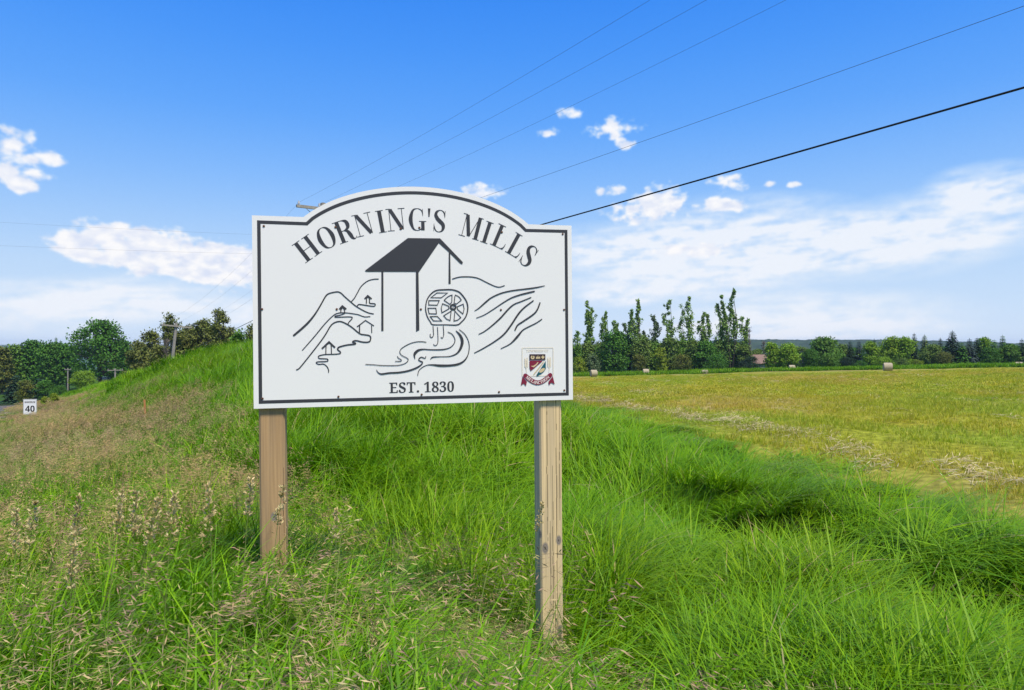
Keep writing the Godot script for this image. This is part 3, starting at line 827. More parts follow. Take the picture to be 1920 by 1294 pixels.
func make_poles() -> void:
	for k in POLES.size():
		var p: Array = POLES[k]
		var gy := ground(p[0], -p[1]) - 0.4
		var h: float = EYE + p[2] + 0.28 - gy
		var o := thing("utility_pole", p[5], "utility pole", Vector3(p[0], gy, -p[1]), "power poles along the road")
		var lean := Vector3(tan(-p[4]) * h, 0, 0)
		var g := Geo.new()
		g.tube(-lean + Vector3.ZERO, Vector3(0, h, 0), 0.16, 0.115, 10)
		g.tube(Vector3(0, h, 0), Vector3(0, h + 0.03, 0), 0.115, 0.02, 10)
		put("pole", g.mesh(), mats.pole, o)
		var arm := Geo.new()
		var a := arm_point(k, -p[3], 0) - o.position
		var b := arm_point(k, p[3], 0) - o.position
		var ax := (b - a).normalized()
		var up := Vector3.UP
		arm.box((a + b) * 0.5 + Vector3(-0.57, 0, -0.82) * -0.15, Vector3(a.distance_to(b), 0.12, 0.10), Basis(ax, up, ax.cross(up)).orthonormalized())
		var arm_o := put("crossarm", arm.mesh(), mats.pole, o)
		var br := Geo.new()
		for s in [-0.6, 0.6]:
			br.tube(arm_point(k, s * p[3], -0.05) - o.position, Vector3(-lean.x * 0.08, h - 0.28 - 0.62, 0), 0.014, 0.014, 5)
		put("brace", br.mesh(), mats.zinc, o)
		for off in OFFS:
			var c := arm_point(k, off * p[3], 0.06) - o.position
			var ins := Geo.new()
			ins.tube(c, c + Vector3(0, 0.09, 0), 0.015, 0.015, 6)
			ins.tube(c + Vector3(0, 0.07, 0), c + Vector3(0, 0.12, 0), 0.055, 0.05, 8)
			ins.tube(c + Vector3(0, 0.12, 0), c + Vector3(0, 0.20, 0), 0.05, 0.025, 8)
			put("insulator", ins.mesh(), mats.glaze, arm_o)
	var lines := [
		[OFFS[0], 0.19, 0.0027, "thin power line, highest and leftmost of the three crossing the top edge"],
		[OFFS[1], 0.19, 0.0027, "thin power line, middle one of the three crossing the top edge"],
		[OFFS[2], 0.19, 0.0027, "thin power line, rightmost of the three crossing the top edge"]]
	for l in lines:
		var pts := []
		for k in POLES.size(): pts.append(arm_point(k, l[0] * POLES[k][3], l[1]))
		wire(pts, l[2], mats.wire, 0.35, l[3], "power lines on the crossarms")
	wire([Vector3(12.2, EYE + 4.62, -1.0), Vector3(-8.4, EYE + 4.12, -30.0), Vector3(-28.9, EYE + 0.2, -59.0), Vector3(-68.6, EYE - 5.6, -118.0), Vector3(-97.6, EYE - 6.4, -150.0)], 0.0035, mats.wire, 0.12, "thin single wire between the three power lines and the thick black cable", "")
	wire([Vector3(12.2, EYE + 3.66, -1.0), Vector3(-8.4, EYE + 2.6, -30.0), Vector3(-28.9, EYE - 0.9, -59.0), Vector3(-68.6, EYE - 6.4, -118.0), Vector3(-97.6, EYE - 7.0, -150.0)], 0.0155, mats.cable, 0.05, "thick black cable rising from the sign's right shoulder to the right edge", "")
	wire([Vector3(-8.4, EYE + 4.75, -30.0), Vector3(-24.0, EYE + 4.3, -21.0)], 0.0020, mats.wire, 0.1, "upper faint wire crossing the sky at the left edge", "wires across the road")
	wire([Vector3(-8.4, EYE + 3.95, -30.0), Vector3(-24.0, EYE + 3.45, -21.0)], 0.0020, mats.wire, 0.1, "lower faint wire crossing the sky at the left edge", "wires across the road")

const OFFS := [-0.88, -0.14, 0.92]

func wire(pts: Array, r: float, m: Material, sag: float, label: String, group: String) -> void:
	var g := Geo.new()
	for k in pts.size() - 1:
		var last: Vector3 = pts[k]
		for j in 14:
			var t := (j + 1) / 14.0
			var p: Vector3 = pts[k].lerp(pts[k + 1], t) - Vector3(0, sag * 4.0 * t * (1.0 - t) * (1.0 if k == 0 else 2.0), 0)
			g.tube(last, p, r, r, 6)
			last = p
	tag(put("overhead_wire", g.mesh(), m), label, "wire", group)

# ---------------------------------------------------------------- the welcome sign

const SIGN_AT := Vector3(-1.4289, -0.3528, -3.7768)   # lower left front corner of the board, from the eye
const SIGN_W := 1.853
const SIGN_H := 1.070
var layer := 0

func print_z() -> float:
	layer += 1
	return 0.0008 + 0.00002 * layer

func flat_tri(st: Geo, a: Vector2, b: Vector2, c: Vector2, z: float) -> void:
	var k := st.v.size()
	if (b - a).cross(c - a) > 0:
		var s := b
		b = c
		c = s
	for p in [a, b, c]:
		st.v.append(Vector3(p.x * 0.001, p.y * 0.001, z))
		st.n.append(Vector3(0, 0, 1))
		st.c.append(Color.WHITE)
	st.i.append(k); st.i.append(k + 1); st.i.append(k + 2)

func fill(st: Geo, pts: Array) -> void:
	var p := PackedVector2Array(pts)
	var z := print_z()
	var t := Geometry2D.triangulate_polygon(p)
	for k in range(0, t.size(), 3): flat_tri(st, p[t[k]], p[t[k + 1]], p[t[k + 2]], z)

# a brushed line: x, y in millimetres on the board and its width there
func stroke(st: Geo, pts: Array, closed := false, straight := false) -> void:
	var q := []
	var n := pts.size()
	var spans := n if closed else n - 1
	for k in spans:
		var p0: Vector3 = pts[(k - 1 + n) % n] if closed or k > 0 else pts[0] * 2.0 - pts[1]
		var p1: Vector3 = pts[k]
		var p2: Vector3 = pts[(k + 1) % n]
		var p3: Vector3 = pts[(k + 2) % n] if closed or k < spans - 1 else p2 * 2.0 - p1
		var steps := 1 if straight else 5
		for j in steps:
			q.append(p1 if straight else p1.cubic_interpolate(p2, p0, p3, float(j) / steps))
	if not closed: q.append(pts[n - 1])
	var m := q.size()
	var z := print_z()
	var left := []
	var right := []
	for k in m:
		var a: Vector3 = q[(k - 1 + m) % m] if closed or k > 0 else q[k]
		var b: Vector3 = q[(k + 1) % m] if closed or k < m - 1 else q[k]
		var p := Vector2(q[k].x, q[k].y)
		var d1 := (p - Vector2(a.x, a.y)).normalized()
		var d2 := (Vector2(b.x, b.y) - p).normalized()
		var dd := (d1 + d2).normalized()
		var nr := Vector2(-dd.y, dd.x)
		var mit := 1.0
		if d1.length() > 0.5 and d2.length() > 0.5: mit = 1.0 / maxf(0.45, nr.dot(Vector2(-d1.y, d1.x)))
		left.append(p + nr * q[k].z * 0.5 * mit)
		right.append(p - nr * q[k].z * 0.5 * mit)
	for k in (m if closed else m - 1):
		var j: int = (k + 1) % m
		flat_tri(st, left[k], right[k], right[j], z)
		flat_tri(st, left[k], right[j], left[j], z)
	if not closed and not straight:
		for e in [0, m - 1]:
			var c: Vector2 = (left[e] + right[e]) * 0.5
			var r: Vector2 = (left[e] - c) * (1.0 if e == 0 else -1.0)
			for k in 4: flat_tri(st, c, c + r.rotated(PI * k / 4.0), c + r.rotated(PI * (k + 1) / 4.0), z)

# capital letters with thick stems, hairlines and flat serifs, in a box 1 x 1; points are x, y, width; k scales widths
const STEM := 0.165
const HAIR := 0.028
func glyph_lines(g: String, w: float, h: float) -> Array:
	var a := w / h           # widths are given as shares of the height
	var st := STEM
	var hr := HAIR
	var bold := func(x0, y0, x1, y1): return [true, [[x0, y0, st], [x1, y1, st]]]
	var thin := func(x0, y0, x1, y1): return [true, [[x0, y0, hr], [x1, y1, hr]]]
	match g:
		"H": return [bold.call(0.22, 0, 0.22, 1), bold.call(0.78, 0, 0.78, 1), thin.call(0.22, 0.5, 0.78, 0.5), thin.call(0, 0.014, 0.44, 0.014), thin.call(0.56, 0.014, 1, 0.014), thin.call(0, 0.986, 0.44, 0.986), thin.call(0.56, 0.986, 1, 0.986)]
		"I": return [bold.call(0.5, 0, 0.5, 1), thin.call(0, 0.014, 1, 0.014), thin.call(0, 0.986, 1, 0.986)]
		"L": return [bold.call(0.28, 0, 0.28, 1), thin.call(0, 0.014, 0.93, 0.014), thin.call(0, 0.986, 0.56, 0.986), [false, [[0.80, 0.02, 0.05], [0.92, 0.10, 0.045], [0.97, 0.28, 0.02]]]]
		"N": return [thin.call(0.17, 0, 0.17, 1), thin.call(0.83, 0.04, 0.83, 1), [true, [[0.22, 0.965, st * 0.96], [0.78, 0.06, st * 0.96]]], thin.call(0, 0.014, 0.36, 0.014), thin.call(0, 0.986, 0.24, 0.986), thin.call(0.64, 0.986, 1, 0.986)]
		"M": return [thin.call(0.16, 0, 0.16, 1), [true, [[0.21, 0.97, st * 0.95], [0.48, 0.07, st * 0.95]]], [true, [[0.50, 0.05, hr], [0.80, 0.97, hr]]], bold.call(0.83, 0, 0.83, 1), thin.call(0, 0.014, 0.32, 0.014), thin.call(0.68, 0.014, 1, 0.014), thin.call(0, 0.986, 0.22, 0.986), thin.call(0.8, 0.986, 1, 0.986)]
		"O": return [[false, [[0.5, 0.985, hr], [0.22, 0.87, 0.10], [0.10, 0.5, st * 1.05], [0.22, 0.13, 0.10], [0.5, 0.015, hr], [0.78, 0.13, 0.10], [0.90, 0.5, st * 1.05], [0.78, 0.87, 0.10]], true]]
		"R": return [bold.call(0.23, 0, 0.23, 1), thin.call(0, 0.014, 0.45, 0.014), thin.call(0, 0.986, 0.3, 0.986), [false, [[0.25, 0.986, hr], [0.50, 0.975, 0.04], [0.70, 0.90, 0.13], [0.755, 0.75, st], [0.70, 0.60, 0.13], [0.50, 0.525, 0.04], [0.27, 0.515, hr]]], [false, [[0.46, 0.51, 0.03], [0.62, 0.45, 0.12], [0.70, 0.27, st], [0.75, 0.10, 0.13], [0.84, 0.03, 0.06], [0.93, 0.05, 0.03], [0.99, 0.11, 0.025]]]]
		"G": return [[false, [[0.80, 0.70, 0.025], [0.78, 0.85, 0.05], [0.66, 0.95, 0.04], [0.47, 0.985, hr], [0.24, 0.89, 0.09], [0.11, 0.5, st * 1.05], [0.24, 0.11, 0.09], [0.47, 0.015, hr], [0.66, 0.06, 0.04], [0.78, 0.16, 0.05]]], [true, [[0.80, 0.02, st * 0.9], [0.80, 0.42, st * 0.9]]], thin.call(0.58, 0.42, 1, 0.42), [true, [[0.80, 0.66, 0.02], [0.80, 0.98, 0.02]]]]
		"S": return [[false, [[0.88, 0.72, 0.02], [0.82, 0.88, 0.05], [0.66, 0.965, 0.035], [0.46, 0.98, 0.035], [0.24, 0.90, 0.10], [0.17, 0.76, 0.14], [0.30, 0.61, st * 1.02], [0.55, 0.48, st * 1.08], [0.78, 0.36, st * 1.0], [0.83, 0.22, 0.14], [0.74, 0.08, 0.08], [0.54, 0.018, 0.035], [0.34, 0.03, 0.035], [0.18, 0.12, 0.05], [0.09, 0.29, 0.02]]], [true, [[0.90, 0.66, 0.02], [0.90, 0.97, 0.02]]], [true, [[0.08, 0.03, 0.02], [0.08, 0.36, 0.02]]]]
		"'": return [[true, [[0.5, 0, 0.045], [0.5, 0.55, 0.085], [0.5, 1, 0.115]]]]
	return []

func glyph(board: Node3D, ink: Material, g: String, at: Vector2, deg: float, w: float, h: float) -> void:
	var st := Geo.new()
	for line in glyph_lines(g, w, h):
		var pts := []
		for p in line[1]:
			var q := at + Vector2((p[0] - 0.5) * w, (p[1] - 0.5) * h).rotated(deg_to_rad(deg))
			pts.append(Vector3(q.x, q.y, p[2] * 131.0))
		stroke(st, pts, line.size() > 2, line[0])
	put("letter", st.mesh(), ink, board)

func board_outline(inset: float) -> Array:
	var out := [Vector2(inset, inset), Vector2(SIGN_W * 1000 - inset, inset), Vector2(SIGN_W * 1000 - inset, SIGN_H * 1000 - inset)]
	var top := []
	var n := 49
	for k in n:
		var o := 653.0 * (1.0 - 2.0 * k / (n - 1.0))
		top.append(Vector2(926.5 + o, 1268.0 - 161.0 * pow(o / 653.0, 2) - 37.0 * pow(o / 653.0, 6)))
	for k in n - 1:
		var e: Vector2 = top[mini(k + 1, n - 1)] - top[maxi(k - 1, 0)]
		out.append(top[k] + Vector2(-e.y, e.x).normalized() * inset)      # inwards, square to the curve
	out.append(top[n - 1] + Vector2(0.42, -0.91) * inset * 1.15)
	out[3] = top[0] + Vector2(-0.42, -0.91) * inset * 1.15
	out.append(Vector2(inset, SIGN_H * 1000 - inset))
	return out

func text_into(st: SurfaceTool, words: String, size: float, width: float, xf: Transform3D, bold: bool, family := "Droid Serif") -> void:
	var f := SystemFont.new()
	f.font_names = PackedStringArray([family])
	f.font_weight = 700 if bold else 400
	var t := TextMesh.new()
	t.text = words
	t.font = f
	t.font_size = 96
	t.pixel_size = 0.01
	t.depth = 0.02
	t.curve_step = 2.0
	var box := t.get_aabb()
	var k := size / maxf(box.size.y, 0.001)
	var kx := width / maxf(box.size.x, 0.001) if width > 0 else k
	st.append_from(t, 0, xf * Transform3D(Basis.from_scale(Vector3(kx, k, 0.02)), -Vector3(box.get_center().x * kx, box.get_center().y * k, 0)))

func wood_material(sd: int, base: Color, grey: Color, knots: Array, cracks: Array) -> StandardMaterial3D:
	var w := 224
	var h := 640
	var im := Image.create(w, h, false, Image.FORMAT_RGB8)
	var hi := Image.create(w, h, false, Image.FORMAT_RGB8)
	var n := FastNoiseLite.new()
	setup_noise(n, sd, 1.0, 3)
	var n2 := FastNoiseLite.new()
	setup_noise(n2, sd + 5, 1.0, 4)
	for y in h:
		var v := float(y) / h
		for x in w:
			var u := float(x) / w
			var gx := u
			var ring := 0.0
			var core := 0.0
			for k in knots:
				var dx: float = (u - k.x) * 0.56
				var dy: float = (v - k.y) * 1.6
				var r: float = sqrt(dx * dx + dy * dy) / k.z
				gx += signf(dx) * 0.012 * exp(-r * r * 0.35)
				if r < 1.25:
					ring = 0.55 + 0.45 * sin(r * 17.0)
					core = 1.0 - smoothstep(0.75, 1.25, r)
					if r < 0.22: ring = -0.9
			var line := n.get_noise_2d(gx * 62.0, v * 3.2)
			var big := n2.get_noise_2d(gx * 9.0, v * 1.7)
			var c := base.lerp(grey, clampf(0.5 + big * 1.3, 0, 1))
			var f := 1.0 + line * 0.26
			var height := 0.6 + line * 0.3
			for k in cracks:
				var cx: float = k.x + 0.006 * n2.get_noise_2d(k.x * 90.0, v * 7.0)
				if v > k.y and v < k.z and absf(u - cx) < 0.0032 * sin(PI * (v - k.y) / (k.z - k.y)) + 0.0012:
					f *= 0.28
					height = 0.0
			c = Color(c.r * f, c.g * f, c.b * f)
			if core > 0.0: c = c.lerp(Color(0.27, 0.23, 0.19).lerp(Color(0.09, 0.075, 0.06), clampf(0.5 - ring * 0.6, 0, 1)), core)
			im.set_pixel(x, y, Color(clampf(c.r, 0, 1), clampf(c.g, 0, 1), clampf(c.b, 0, 1)).linear_to_srgb())
			hi.set_pixel(x, y, Color(height, height, height))
	var m := StandardMaterial3D.new()
	m.albedo_texture = ImageTexture.create_from_image(im)
	m.heightmap_enabled = true
	m.heightmap_texture = ImageTexture.create_from_image(hi)
	m.heightmap_scale = 0.06
	m.roughness = 0.85
	m.metallic_specular = 0.3
	return m

func post_mesh(x0: float, x1: float, y0: float, y1: float, z0: float, z1: float) -> ArrayMesh:
	var ch := 0.011
	var prof := [Vector2(x0 + ch, z1), Vector2(x1 - ch, z1), Vector2(x1, z1 - ch), Vector2(x1, z0 + ch), Vector2(x1 - ch, z0), Vector2(x0 + ch, z0), Vector2(x0, z0 + ch), Vector2(x0, z1 - ch)]
	var st := SurfaceTool.new()
	st.begin(Mesh.PRIMITIVE_TRIANGLES)
	var run := 0.0
	for k in 8:
		var a: Vector2 = prof[k]
		var b: Vector2 = prof[(k + 1) % 8]
		var l := a.distance_to(b)
		var e := (b - a).normalized()
		var nr := Vector3(e.y * -1.0, 0, e.x) * -1.0
		if nr.dot(Vector3((a.x + b.x - x0 - x1), 0, (a.y + b.y - z0 - z1))) < 0: nr = -nr
		var c := [Vector3(a.x, y0, a.y), Vector3(b.x, y0, b.y), Vector3(b.x, y1, b.y), Vector3(a.x, y1, a.y)]
		var uv := [Vector2(run / 0.56, 1), Vector2((run + l) / 0.56, 1), Vector2((run + l) / 0.56, 0), Vector2(run / 0.56, 0)]
		for j in [0, 2, 1, 0, 3, 2]:
			st.set_normal(nr)
			st.set_uv(uv[j])
			st.add_vertex(c[j])
		run += l
	for k in range(1, 7):
		for j in [0, k, k + 1]:
			st.set_normal(Vector3.UP)
			st.set_uv(Vector2(prof[j].x, prof[j].y))
			st.add_vertex(Vector3(prof[j].x, y1, prof[j].y))
	return st.commit()

func make_sign() -> void:
	var base := Vector3(SIGN_W * 0.5, -1.5, 0)
	var turn := Basis(Vector3.UP, 0.23012) * Basis(Vector3(0, 0, 1), 0.00895)
	var root := thing("welcome_sign", "white arched wooden village sign with a black mill drawing on two square posts", "sign", Vector3(0, EYE, 0) + SIGN_AT + turn * base)
	root.basis = turn
	var white := flat_mat(Color(0.80, 0.80, 0.765), 0.42, 0.45)
	var ink := flat_mat(Color(0.043, 0.045, 0.050), 0.45, 0.4)
	# board
	var st := SurfaceTool.new()
	st.begin(Mesh.PRIMITIVE_TRIANGLES)
	var line := PackedVector2Array()
	for p in board_outline(0.0): line.append(p * 0.001)
	var tri := Geometry2D.triangulate_polygon(line)
	for f in 2:
		for k in range(0, tri.size(), 3):
			var abc := [line[tri[k]], line[tri[k + 1]], line[tri[k + 2]]]
			if ((abc[1] - abc[0]).cross(abc[2] - abc[0]) > 0) == (f == 0): abc.reverse()
			for p in abc:
				st.set_normal(Vector3(0, 0, 1 if f == 0 else -1))
				st.add_vertex(Vector3(p.x, p.y, 0.0 if f == 0 else -0.022))
	for k in line.size():
		var a := line[k]
		var b := line[(k + 1) % line.size()]
		if a.distance_to(b) < 0.0005: continue
		var e := (b - a).normalized()
		for p in [Vector3(a.x, a.y, 0), Vector3(b.x, b.y, 0), Vector3(b.x, b.y, -0.022), Vector3(a.x, a.y, 0), Vector3(b.x, b.y, -0.022), Vector3(a.x, a.y, -0.022)]:
			st.set_normal(Vector3(e.y, -e.x, 0))
			st.add_vertex(p)
	var board := put("board", st.commit(), white, root)
	board.position = -base
	# painted print on the board
	var g := Geo.new()
	border(g)
	put("border_line", g.mesh(), ink, board)
	title(board, ink)
	g = Geo.new()
	drawing(g)
	put("mill_drawing", g.mesh(), ink, board)
	var tx := SurfaceTool.new()
	text_into(tx, "EST. 1830", 0.0615, 0.376, Transform3D(Basis(), Vector3(0.9285, 0.0985, 0.0012)), true)
	put("date_lettering", tx.commit(), ink, board)
	crest(board)
	var screw := Geo.new()
	for k in 10:
		var a := TAU * k / 10.0
		var b := TAU * (k + 1) / 10.0
		var q := screw.v.size()
		for p in [Vector3(0, 0, 0.0042), Vector3(cos(b), sin(b), 0) * 0.0065 + Vector3(0, 0, 0.0016), Vector3(cos(a), sin(a), 0) * 0.0065 + Vector3(0, 0, 0.0016)]:
			screw.v.append(p)
			screw.n.append((Vector3(p.x, p.y, 0) * 80.0 + Vector3(0, 0, 1)).normalized())
			screw.c.append(Color.WHITE)
		screw.i.append(q); screw.i.append(q + 1); screw.i.append(q + 2)
	var sm := screw.mesh()
	var rust := flat_mat(Color(0.11, 0.05, 0.025), 0.7)
	for p in [Vector2(62, 1012), Vector2(447, 1018), Vector2(813, 1020), Vector2(921, 1029), Vector2(1414, 1017), Vector2(1796, 1017), Vector2(49, 551), Vector2(450, 552), Vector2(926, 553), Vector2(1404, 551), Vector2(1800, 553), Vector2(47, 55), Vector2(455, 55), Vector2(926, 55), Vector2(1388, 59), Vector2(1797, 59)]:
		put("screw", sm, rust, board).position = Vector3(p.x * 0.001, p.y * 0.001, 0.0012)
	# posts behind the board
	var m1 := wood_material(31, Color(0.43, 0.28, 0.14), Color(0.34, 0.23, 0.125), [Vector3(0.115, 0.62, 0.017)], [Vector3(0.165, 0.62, 0.99), Vector3(0.045, 0.75, 0.9), Vector3(0.21, 0.5, 0.72)])
	var m2 := wood_material(37, Color(0.70, 0.53, 0.29), Color(0.58, 0.45, 0.265), [Vector3(0.030, 0.66, 0.020), Vector3(0.185, 0.645, 0.017), Vector3(0.195, 0.845, 0.019), Vector3(0.93, 0.63, 0.014)], [Vector3(0.06, 0.3, 0.66), Vector3(0.12, 0.45, 0.97), Vector3(0.165, 0.2, 0.9), Vector3(0.09, 0.6, 0.8), Vector3(0.205, 0.35, 0.6), Vector3(0.14, 0.7, 0.95)])
	var p1 := put("post", post_mesh(0.022, 0.161, -1.55, 0.93, -0.1625, -0.0225), m1, root)
	p1.position = -base
	p1.set_meta("label", "reddish brown left post with one round knot")
	var p2 := put("post", post_mesh(1.6445, 1.7865, -1.85, 0.93, -0.1625, -0.0225), m2, root)
	p2.position = -base
	p2.set_meta("label", "pale weathered right post with three dark knots")

func border(st: Geo) -> void:
	var q := []
	for p in board_outline(36.0): q.append(Vector3(p.x, p.y, 18.5))
	stroke(st, q, true, true)

func title(board: Node3D, ink: Material) -> void:
	glyph(board, ink, "H", Vector2(291, 893), 36.7, 114, 123)
	glyph(board, ink, "O", Vector2(396, 957), 26.9, 92, 124)
	glyph(board, ink, "R", Vector2(499, 999), 21.2, 105, 126)
	glyph(board, ink, "N", Vector2(604, 1038), 14.7, 109, 127)
	glyph(board, ink, "I", Vector2(701, 1058), 10.2, 44, 128)
	glyph(board, ink, "N", Vector2(788, 1072), 5.7, 110, 129)
	glyph(board, ink, "G", Vector2(911, 1077), 0.9, 102, 131)
	glyph(board, ink, "'", Vector2(979, 1119), -2.0, 14, 50)
	glyph(board, ink, "S", Vector2(1040, 1072), -4.6, 74, 132)
	glyph(board, ink, "M", Vector2(1228, 1044), -14.7, 124, 135)
	glyph(board, ink, "I", Vector2(1323, 1014), -18.2, 46, 131)
	glyph(board, ink, "L", Vector2(1409, 990), -23.6, 90, 137)
	glyph(board, ink, "L", Vector2(1504, 941), -29.4, 87, 138)
	glyph(board, ink, "S", Vector2(1580, 879), -34.5, 75, 139)

func drawing(st: Geo) -> void:
	stroke(st, [Vector3(216, 405, 10.8), Vector3(266, 449, 11.6), Vector3(302, 486, 10.8), Vector3(335, 530, 8.5), Vector3(364, 579, 7.3), Vector3(389, 624, 7.3), Vector3(408, 641, 7.1), Vector3(451, 651, 6.9), Vector3(473, 645, 6.7), Vector3(494, 625, 6.6), Vector3(527, 595, 6.4), Vector3(564, 565, 6.2), Vector3(619, 535, 6.0), Vector3(654, 526, 5.8)])
	stroke(st, [Vector3(531, 595, 5.4), Vector3(549, 617, 5.4), Vector3(564, 644, 5.4), Vector3(587, 684, 5.4), Vector3(622, 714, 5.4), Vector3(656, 725, 5.4), Vector3(684, 727, 5.4)])
	stroke(st, [Vector3(261, 321, 4.6), Vector3(326, 397, 5.8), Vector3(384, 469, 5.6), Vector3(428, 514, 5.5), Vector3(457, 530, 5.4), Vector3(501, 532, 5.2), Vector3(563, 523, 5.1), Vector3(589, 514, 4.9), Vector3(607, 509, 4.8), Vector3(635, 511, 4.6)])
	stroke(st, [Vector3(494, 529, 5.4), Vector3(472, 520, 5.4), Vector3(443, 514, 5.4), Vector3(441, 509, 5.4), Vector3(450, 507, 5.4), Vector3(526, 509, 5.4), Vector3(534, 499, 5.4), Vector3(519, 482, 5.4), Vector3(511, 468, 5.4)])
	stroke(st, [Vector3(229, 212, 6.2), Vector3(246, 223, 6.3), Vector3(290, 278, 6.4), Vector3(344, 348, 6.5), Vector3(384, 404, 6.6), Vector3(413, 454, 6.7), Vector3(435, 475, 6.8), Vector3(464, 483, 6.9), Vector3(490, 476, 7.0), Vector3(530, 452, 7.1), Vector3(575, 414, 7.2), Vector3(599, 407, 7.3), Vector3(625, 403, 7.4), Vector3(637, 393, 7.5), Vector3(634, 372, 7.6), Vector3(621, 364, 7.7), Vector3(591, 365, 7.8), Vector3(558, 373, 7.9), Vector3(540, 370, 8.0), Vector3(538, 364, 8.1), Vector3(551, 359, 8.2), Vector3(547, 353, 8.3), Vector3(507, 349, 8.4), Vector3(466, 339, 8.5), Vector3(454, 330, 8.5), Vector3(455, 321, 7.7), Vector3(468, 309, 7.1), Vector3(464, 300, 6.4), Vector3(433, 297, 5.8), Vector3(383, 296, 5.8), Vector3(354, 290, 5.7), Vector3(347, 283, 5.7), Vector3(354, 274, 5.7), Vector3(393, 271, 5.6), Vector3(399, 265, 5.6), Vector3(393, 257, 5.6), Vector3(343, 255, 5.6), Vector3(336, 248, 5.5), Vector3(350, 241, 5.5), Vector3(375, 242, 5.5), Vector3(393, 228, 5.5), Vector3(402, 209, 5.4), Vector3(402, 195, 5.4)])
	stroke(st, [Vector3(605, 612, 7.7), Vector3(623, 630, 9.3), Vector3(645, 612, 7.7)], false, true)
	stroke(st, [Vector3(615, 586, 5.8), Vector3(616, 612, 5.8), Vector3(619, 619, 5.8), Vector3(624, 622, 5.8), Vector3(630, 618, 5.8), Vector3(633, 607, 5.8), Vector3(634, 588, 5.8), Vector3(660, 585, 5.8), Vector3(665, 578, 5.8), Vector3(652, 570, 5.8), Vector3(582, 580, 5.8), Vector3(569, 578, 5.8), Vector3(564, 570, 5.8)])
	stroke(st, [Vector3(465, 552, 10.0), Vector3(481, 570, 10.0), Vector3(503, 553, 8.5)], false, true)
	stroke(st, [Vector3(472, 533, 5.8), Vector3(474, 549, 5.8), Vector3(482, 561, 5.8), Vector3(492, 550, 5.8), Vector3(494, 531, 5.8)])
	stroke(st, [Vector3(561, 452, 5.8), Vector3(585, 470, 5.5), Vector3(609, 489, 5.3), Vector3(657, 457, 5.0)], false, true)
	stroke(st, [Vector3(575, 418, 6.6), Vector3(576, 463, 6.6)], false, true)
	stroke(st, [Vector3(644, 417, 5.0), Vector3(643, 461, 5.0)], false, true)
	stroke(st, [Vector3(367, 329, 9.3), Vector3(406, 367, 9.3), Vector3(439, 334, 9.3)], false, true)
	stroke(st, [Vector3(388, 299, 5.4), Vector3(390, 344, 5.4), Vector3(396, 354, 5.4), Vector3(407, 359, 5.4), Vector3(417, 352, 5.4), Vector3(419, 299, 5.4)])
	fill(st, [Vector2(854, 967), Vector2(1042, 970), Vector2(1100, 911), Vector2(1176, 833), Vector2(1173, 820), Vector2(1160, 825), Vector2(1094, 890), Vector2(1034, 943), Vector2(915, 768), Vector2(900, 772), Vector2(614, 768), Vector2(609, 774)])
	stroke(st, [Vector3(707, 770, 11.1), Vector3(704, 428, 12.1)], false, true)
	fill(st, [Vector2(899, 774), Vector2(914, 768), Vector2(916, 432), Vector2(897, 423)])
	stroke(st, [Vector3(1097, 895, 8.1), Vector3(1096, 704, 12.7)], false, true)
	stroke(st, [Vector3(1114, 733, 6.1), Vector3(1156, 745, 6.0), Vector3(1218, 747, 5.9), Vector3(1267, 739, 5.8), Vector3(1316, 716, 5.7), Vector3(1365, 694, 5.6), Vector3(1396, 688, 5.5), Vector3(1427, 697, 5.4)])
	stroke(st, [Vector3(996, 464, 5.8), Vector3(981, 480, 6.0), Vector3(964, 509, 6.2), Vector3(955, 541, 6.4), Vector3(954, 567, 6.6), Vector3(960, 602, 6.8), Vector3(973, 628, 6.9), Vector3(994, 651, 7.1), Vector3(1020, 665, 7.3), Vector3(1061, 669, 7.5), Vector3(1102, 670, 7.6), Vector3(1131, 665, 7.7), Vector3(1155, 654, 7.8), Vector3(1178, 629, 7.9), Vector3(1196, 600, 8.0), Vector3(1203, 568, 8.1), Vector3(1199, 533, 7.8), Vector3(1186, 503, 7.5), Vector3(1165, 480, 7.2), Vector3(1138, 462, 6.9), Vector3(1068, 463, 5.5)], true, false)
	stroke(st, [Vector3(985, 622, 4.9), Vector3(1020, 650, 4.9), Vector3(1083, 650, 4.9), Vector3(1046, 622, 4.9)], true, true)
	stroke(st, [Vector3(973, 605, 4.9), Vector3(1034, 605, 4.9), Vector3(1022, 578, 4.9), Vector3(972, 579, 4.9)], true, true)
	stroke(st, [Vector3(967, 560, 4.9), Vector3(1014, 560, 4.9), Vector3(1017, 527, 4.9), Vector3(974, 528, 4.9)], true, true)
	stroke(st, [Vector3(980, 511, 4.9), Vector3(1022, 512, 4.9), Vector3(1048, 485, 4.9), Vector3(999, 486, 4.9)], true, true)
	stroke(st, [Vector3(1063, 607, 4.9), Vector3(1072, 617, 4.9), Vector3(1084, 627, 4.9), Vector3(1099, 635, 4.9), Vector3(1110, 638, 4.9), Vector3(1108, 597, 4.9), Vector3(1097, 583, 4.9)], true, true)
	stroke(st, [Vector3(1129, 638, 4.9), Vector3(1143, 633, 4.9), Vector3(1154, 625, 4.9), Vector3(1165, 609, 4.9), Vector3(1135, 585, 4.9), Vector3(1122, 591, 4.9), Vector3(1126, 627, 4.9)], true, true)
	stroke(st, [Vector3(1139, 569, 4.9), Vector3(1176, 585, 4.9), Vector3(1181, 556, 4.9), Vector3(1174, 527, 4.9), Vector3(1142, 553, 4.9)], true, true)
	stroke(st, [Vector3(1126, 544, 4.9), Vector3(1161, 505, 4.9), Vector3(1141, 490, 4.9), Vector3(1120, 485, 4.9)], true, true)
